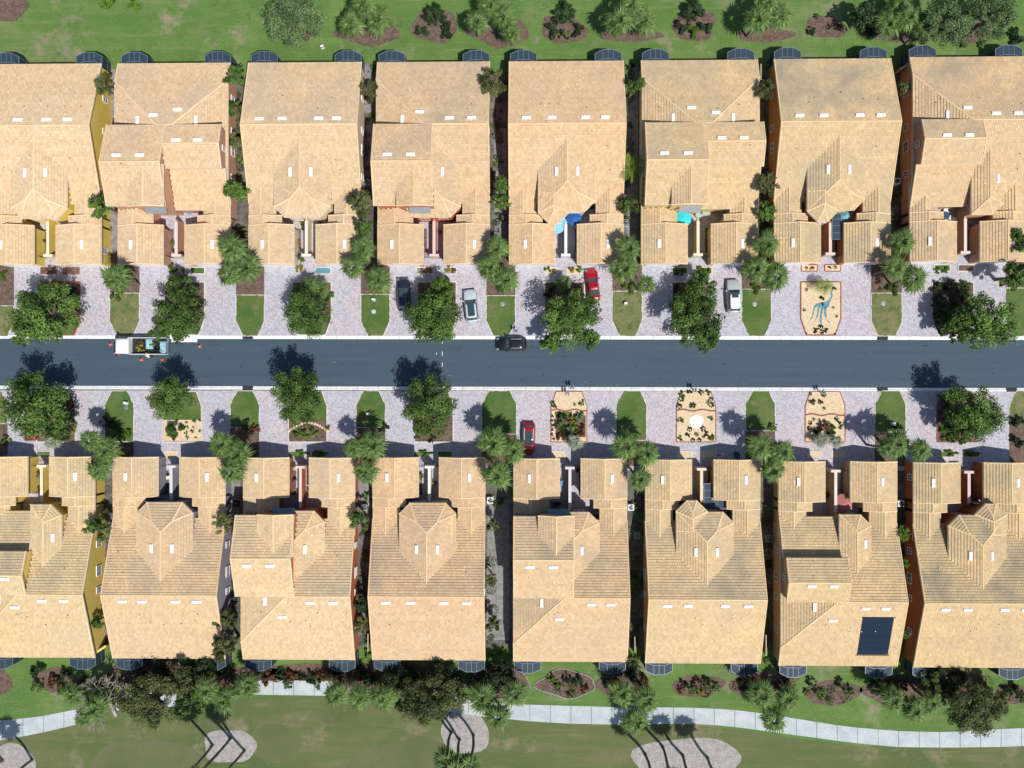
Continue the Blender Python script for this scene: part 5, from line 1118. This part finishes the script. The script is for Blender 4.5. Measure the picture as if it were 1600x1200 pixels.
umbrella(1319,787,15,(.4,.14,.12),'dusty red umbrella in court of seventh bottom-row villa',n=6)
def chair(px,py,rz,mat,label,lounge=False,gr='court chairs'):
    p=P(px,py,.5); t=thing('chair',label,'chair',(p.x,p.y,.03),rz,gr); L=1.5 if lounge else .5
    mb=MB(); mb.box(-.28,-L/2,.3,.28,L/2,.4); mb.obj('seat',mat,t)
    mb=MB(); mb.add([(-.28,L/2,.4),(.28,L/2,.4),(.28,L/2+.35,.85),(-.28,L/2+.35,.85),(-.28,L/2-.06,.42),(.28,L/2-.06,.42),(.28,L/2+.29,.9),(-.28,L/2+.29,.9)],[(0,1,2,3),(7,6,5,4),(0,3,7,4),(1,5,6,2),(3,2,6,7)]); mb.obj('backrest',mat,t)
    for sx in(-.24,.24):
        for sy in(-L/2+.05,L/2-.05): mb=MB(); mb.bar((sx,sy,0),(sx,sy,.3),.025,5); mb.obj('leg',M['iron'],t)
gm=plain('pale_green_fabric',(.3,.5,.36),.7); nm=plain('navy_fabric',(.03,.05,.09),.7); wm_=plain('white_chair',(.7,.72,.72),.6); bm_=plain('blue_fabric',(.12,.25,.42),.7); gy=plain('grey_fabric',(.25,.24,.25),.7)
chair(1092,338,.9,gm,'pale green lounger in right court of sixth top-row villa, left'); chair(1101,333,-.5,gm,'pale green chair in right court of sixth top-row villa, right')
def table(px,py,R,mat,label,rect_=False):
    p=P(px,py,.75); t=thing('table',label,'table',(p.x,p.y,.03),.2,'court tables'); mb=MB()
    if rect_: mb.box(-R,-R*.6,.7,R,R*.6,.75)
    else: mb.lathe([(R,.7),(R,.75),(R*.9,.76)],18)
    mb.obj('table_top',mat,t)
    for k in range(4): a=k*math.pi/2+.78; mb=MB(); mb.bar((R*.6*math.cos(a),R*.5*math.sin(a),0),(R*.6*math.cos(a),R*.5*math.sin(a),.7),.025,5); mb.obj('leg',M['iron'],t)
table(1478,337,.55,nm,'dark round table in left court of eighth top-row villa')
for k,(x,y,a,w2) in enumerate(((1471,341,2.2,'left'),(1486,340,-2.2,'right'),(1478,346,3.1,'lower'),(1478,330,0,'upper'))): chair(x,y,a,wm_,'white chair, %s side of dark table, eighth top-row villa'%w2)
for k,(x,y,a,w2) in enumerate(((1515,342,.3,'upper'),(1510,352,.2,'lower'))): chair(x,y,a,gy,'grey lounge chair, %s one, right court of eighth top-row villa'%w2,True)
table(72,325,.3,M['dark'],'small dark table in left court of first top-row villa'); table(463,773+17,.5,bm_,'blue topped table in right court of third bottom-row villa',True)
table(264,746,.4,plain('cream_top',(.7,.66,.4),.6),'cream topped table in left court of second bottom-row villa',True)
chair(877,757,.1,bm_,'turquoise chair in left court of fifth bottom-row villa'); chair(893,415-70,0,nm,'navy chair under the deep blue umbrella court, fifth villa, top row')
chair(295,332,1,bm_,'blue chair in right court of second top-row villa'); chair(488,343,.6,nm,'dark chair in right court of third top-row villa'); chair(500,346,-.6,nm,'dark chair further right in third top-row villa court')
chair(52,760,.4,wm_,'white chair in left court of first bottom-row villa'); chair(1302,768,.4,gy,'grey chair by the red umbrella, seventh bottom-row villa')
def pot(px,py,R,kind,label):
    p=P(px,py,.4); t=thing('potted_plant',label,'potted plant',(p.x,p.y,.03),0,'potted plants in the courts'); mb=MB(); mb.lathe([(.17,0),(.25,.4),(.27,.42),(.2,.4)],12); mb.obj('pot',M['brick_edge'],t)
    me,L=get_crown(kind,0,'bush'); o=bpy.data.objects.new('foliage',me); link(o,t); o.location=(0,0,.55); o.scale=(R,R,R)
for x,y,R,k,l in ((45,330,.9,'bright','bright potted plant in left court of first top-row villa'),(95,338,.8,'oak','green potted plant in right court of first top-row villa'),(68,377,.3,'darkleaf','small pot by gate of first top-row villa'),(473,352,.85,'bright','bright potted shrub in court of third top-row villa'),(467,380,.5,'gold','yellowish potted shrub near gate of third top-row villa'),(663,338,.5,'darkleaf','dark potted plant in left court of fourth top-row villa'),(687,363,.35,'bright','small potted plant right of wall, fourth top-row villa'),(270,380,.5,'oak','potted plant near gate of second top-row villa'),(1533,305+65,.6,'oak','potted plant in right court of eighth top-row villa'),(1293,385-8,.6,'darkleaf','potted plant by the gate of seventh top-row villa'),
    (60,742,.55,'oak','potted plant in left court of first bottom-row villa'),(458,727,.4,'bright','potted plant beside gate of third bottom-row villa'),(460,750,.4,'darkleaf','potted plant in left court of third bottom-row villa'),(482,768,.45,'bright','potted plant right of wall of third bottom-row villa'),(466,770,.4,'bright','small potted plant left of wall of third bottom-row villa'),(658,745,.45,'bright','potted plant left of wall of fourth bottom-row villa'),(679,755,.4,'bright','potted plant right of wall of fourth bottom-row villa'),(870,788,.6,'darkleaf','dark potted plant in left court of fifth bottom-row villa'),(1062,790,.7,'oak','potted plant in left court of sixth bottom-row villa'),(1292,773,.5,'bright','potted plant in left court of seventh bottom-row villa'),(903,735,.5,'darkleaf','potted hedge in right court of fifth bottom-row villa')): pot(x,y,R,k,l)
# bins and bicycle-sized clutter at the fronts
p=P(1152,712,.8); t=thing('wheeled_bin','dark wheeled bin in driveway shade of sixth bottom-row villa','bin',(p.x,p.y,.02),.1); mb=MB(); mb.add([(-.25,-.28,.05),(.25,-.28,.05),(.25,.28,.05),(-.25,.28,.05),(-.3,-.34,1),(.3,-.34,1),(.3,.34,1),(-.3,.34,1)],[(3,2,1,0),(4,5,6,7),(0,1,5,4),(1,2,6,5),(2,3,7,6),(3,0,4,7)]); mb.obj('bin_body',nm,t); mb=MB(); mb.box(-.32,-.37,1.0,.32,.37,1.06); mb.obj('lid',nm,t); mb=MB(); mb.bar((-.3,.36,.12),(.3,.36,.12),.1,10); mb.obj('axle',M['rubber'],t)
# flag
p=P(1122,713,2.2); t=thing('flag','small striped red, white and blue flag by sixth bottom-row villa garage','flag',(p.x,p.y,0),.3); mb=MB(); mb.bar((0,-1.2,1.6),(.3,.3,2.3),.018,6); mb.obj('pole',M['white'],t)
for k in range(6):
    mb=MB(); y0=-.05+.09*k; mb.box(.02,y0-.3,2.0-.01*(k%2),1.0,y0+.085-.3,2.02-.01*(k%2)); mb.obj('stripe',plain('flag_red',(.6,.03,.04)) if k%2==0 else M['white'],t)
mb=MB(); mb.box(.02,-.05,2.026,.45,.24,2.035); mb.obj('canton',plain('flag_blue',(.03,.06,.3)),t)
# garden wall beams and fences closing the rear side gaps
for (x0,y0,x1,y1,col,lab) in ((151,1019,166,1009,(.62,.48,.16),'ochre garden wall closing rear gap between first and second villas, bottom row'),(1407,108,1424,97,(.5,.42,.34),'grey garden wall closing rear gap between seventh and eighth villas, top row')):
    a=P(x0,y0,1.9);b=P(x1,y1,1.9); mb=MB(); d=(b-a).normalized(); n_=Vector((-d.y,d.x,0))*.1
    mb.prism([a-n_,b-n_,b+n_,a+n_],0,1.9); t=tag(bpy.data.objects.new('garden_wall',None),lab,'wall'); link(t); o=mb.obj('wall_panel',M['stucco'],t); o.color=(*col,1)
    mb=MB(); mb.prism([a-n_*1.4,b-n_*1.4,b+n_*1.4,a+n_*1.4],1.9,1.97); o=mb.obj('wall_cap',M['stucco'],t); o.color=(*[min(.8,v*1.2) for v in col],1)
for (x,y0,y1,lab) in ((575,990,1018,'brown fence right of third villa, bottom row'),(992,995,1025,'fence rail right of fifth villa, bottom row'),(1197,992,1025,'fence rail right of sixth villa, bottom row'),(1189,100,125,'fence rail left of seventh villa, top row')):
    a=P(x,y0,1.4);b=P(x,y1,1.4); t=thing('fence',lab,'fence',(a.x,a.y,0)); L=a.y-b.y
    for k in range(int(L/.16)): 
        mb=MB(); mb.box(-.015,-k*.16-.13,.05,.015,-k*.16,1.4); mb.obj('board',plain('fence_brown',(.24,.15,.11),.8) if k==0 and x==575 else bpy.data.materials['fence_brown'],t)
    mb=MB(); mb.box(-.04,-L,1.4,.04,0,1.46); mb.obj('top_rail',M['tan_trim'],t)
# stones by beds
st=MB()
for k in range(16):
    x=452+60*k/15; y=673-13*math.sin(math.pi*k/15); p=P(x,y); mb=MB(); rr=random.Random(k); mb.lathe([(.2,0),(.24*rr.uniform(.8,1.1),.12),(.14,.22)],7)
    o=mb.obj('edging_stone',M['white_stone'] if False else M['pebble'],loc=(p.x,p.y,.06)); tag(o,'cream edging stone in the arc before third villa, bottom row','stone','arc of cream edging stones')

# ---------------------------------------------------------------- ground cover under the trees and in the side gaps
def cover(name,boxes,dens,size,mat,seed,lo=.45):
    r=np.random.default_rng(seed); C=[];T=[]
    for x0,y0,x1,y1,hh in boxes:
        a=P(x0,y0);b=P(x1,y1); A=abs(a.x-b.x)*abs(a.y-b.y); k=max(2,int(A*.8)); cx=r.uniform(min(a.x,b.x),max(a.x,b.x),k); cy=r.uniform(min(a.y,b.y),max(a.y,b.y),k); R=r.uniform(.3,.85,k); tn=r.uniform(.1,.8,k)
        n=int(A*dens); i=r.integers(0,k,n); d=r.normal(size=(n,3)); d/=np.linalg.norm(d,axis=1)[:,None]; d[:,2]=abs(d[:,2])
        c=np.stack([cx[i]+d[:,0]*R[i],cy[i]+d[:,1]*R[i],.05+d[:,2]*R[i]*hh],1); C.append(c);T.append(tn[i])
    C=np.concatenate(C);T=np.concatenate(T); me=leafmesh(name,C,np.tile([0,0,1.],(len(C),1)),size,T,seed,mat); o=bpy.data.objects.new(name,me); link(o); o['kind']='stuff'; return o
def holes(B): return B
belt=[(195,1040,405,1066,1.1),(405,1046,520,1062,.8),(510,1044,720,1072,1.0),(640,1060,730,1095,.8),(735,1045,800,1068,.8),(110,1060,210,1095,.5),(300,1060,395,1085,.8)]
cover('ground_cover',belt,75,.12,M['darkleaf'],3)
cover('ground_cover',belt+[(950,1052,1010,1075,.8),(1150,1055,1240,1078,.7),(1370,1055,1430,1085,.9),(1440,1055,1545,1080,.8),(1560,1068,1600,1095,.8)],28,.11,M['rust'],4)
cover('ground_cover',[(205,1060,400,1085,.8),(510,1066,640,1085,.9),(1380,1060,1540,1085,.8),(865,1058,910,1080,.4),(1070,1062,1115,1085,.4),(1280,1068,1330,1095,.4)],30,.12,M['olive'],5)
gaps=[(364,100,378,300,.7),(567,105,574,260,.5),(774,150,779,400,.5),(978,110,986,400,.6),(1188,120,1196,400,.6),(1396,260,1402,400,.6),(166,330,172,400,.6),(168,760,172,1000,.5),(362,800,368,1010,.5),(566,790,572,1010,.7),(764,860,770,1015,.5),(988,780,996,1020,.6),(1194,780,1200,1020,.6),(1404,800,1410,1010,.6)]
cover('ground_cover',gaps,55,.1,M['oak'],6); cover('ground_cover',gaps[3:6]+gaps[11:],30,.1,M['bright'],12); cover('ground_cover',gaps[:3]+gaps[7:],20,.1,M['darkleaf'],7)
cover('ground_cover',[(70,445,120,488,.5),(1050,445,1075,500,.5),(655,445,705,480,.5),(855,448,905,475,.5),(1460,445,1515,515,.6),(460,450,512,490,.5),(262,445,300,480,.5),(1468,622,1520,688,.6),(62,640,112,686,.5)],30,.09,M['darkleaf'],8)

mb=MB(); rr=random.Random(9)
for k in range(46):
    x=rr.uniform(-70,70); y=rr.uniform(.3,5.8); l=rr.uniform(.08,.5); w_=rr.uniform(.03,.1); n=7; pts=[(x+l*math.cos(t)*rr.uniform(.6,1.1),y+w_*math.sin(t)*rr.uniform(.6,1.2)) for t in [2*math.pi*i/n for i in range(n)]]
    mb.add([(a,b,-.094) for a,b in pts],[tuple(range(n))])
o=mb.obj('road_stains',M['drain']); o['kind']='stuff'
mb=MB()
for k in range(60):
    x=rr.uniform(-70,70); y=rr.choice((rr.uniform(-.3,1.2),rr.uniform(1,6))); l=rr.uniform(.05,.35); mb.add([(x,y,-.093),(x+l,y+rr.uniform(-.04,.04),-.093),(x+l,y+.04,-.093),(x,y+.03,-.093)],[(0,1,2,3)])
o=mb.obj('road_scuffs',M['gravel']); o['kind']='stuff'
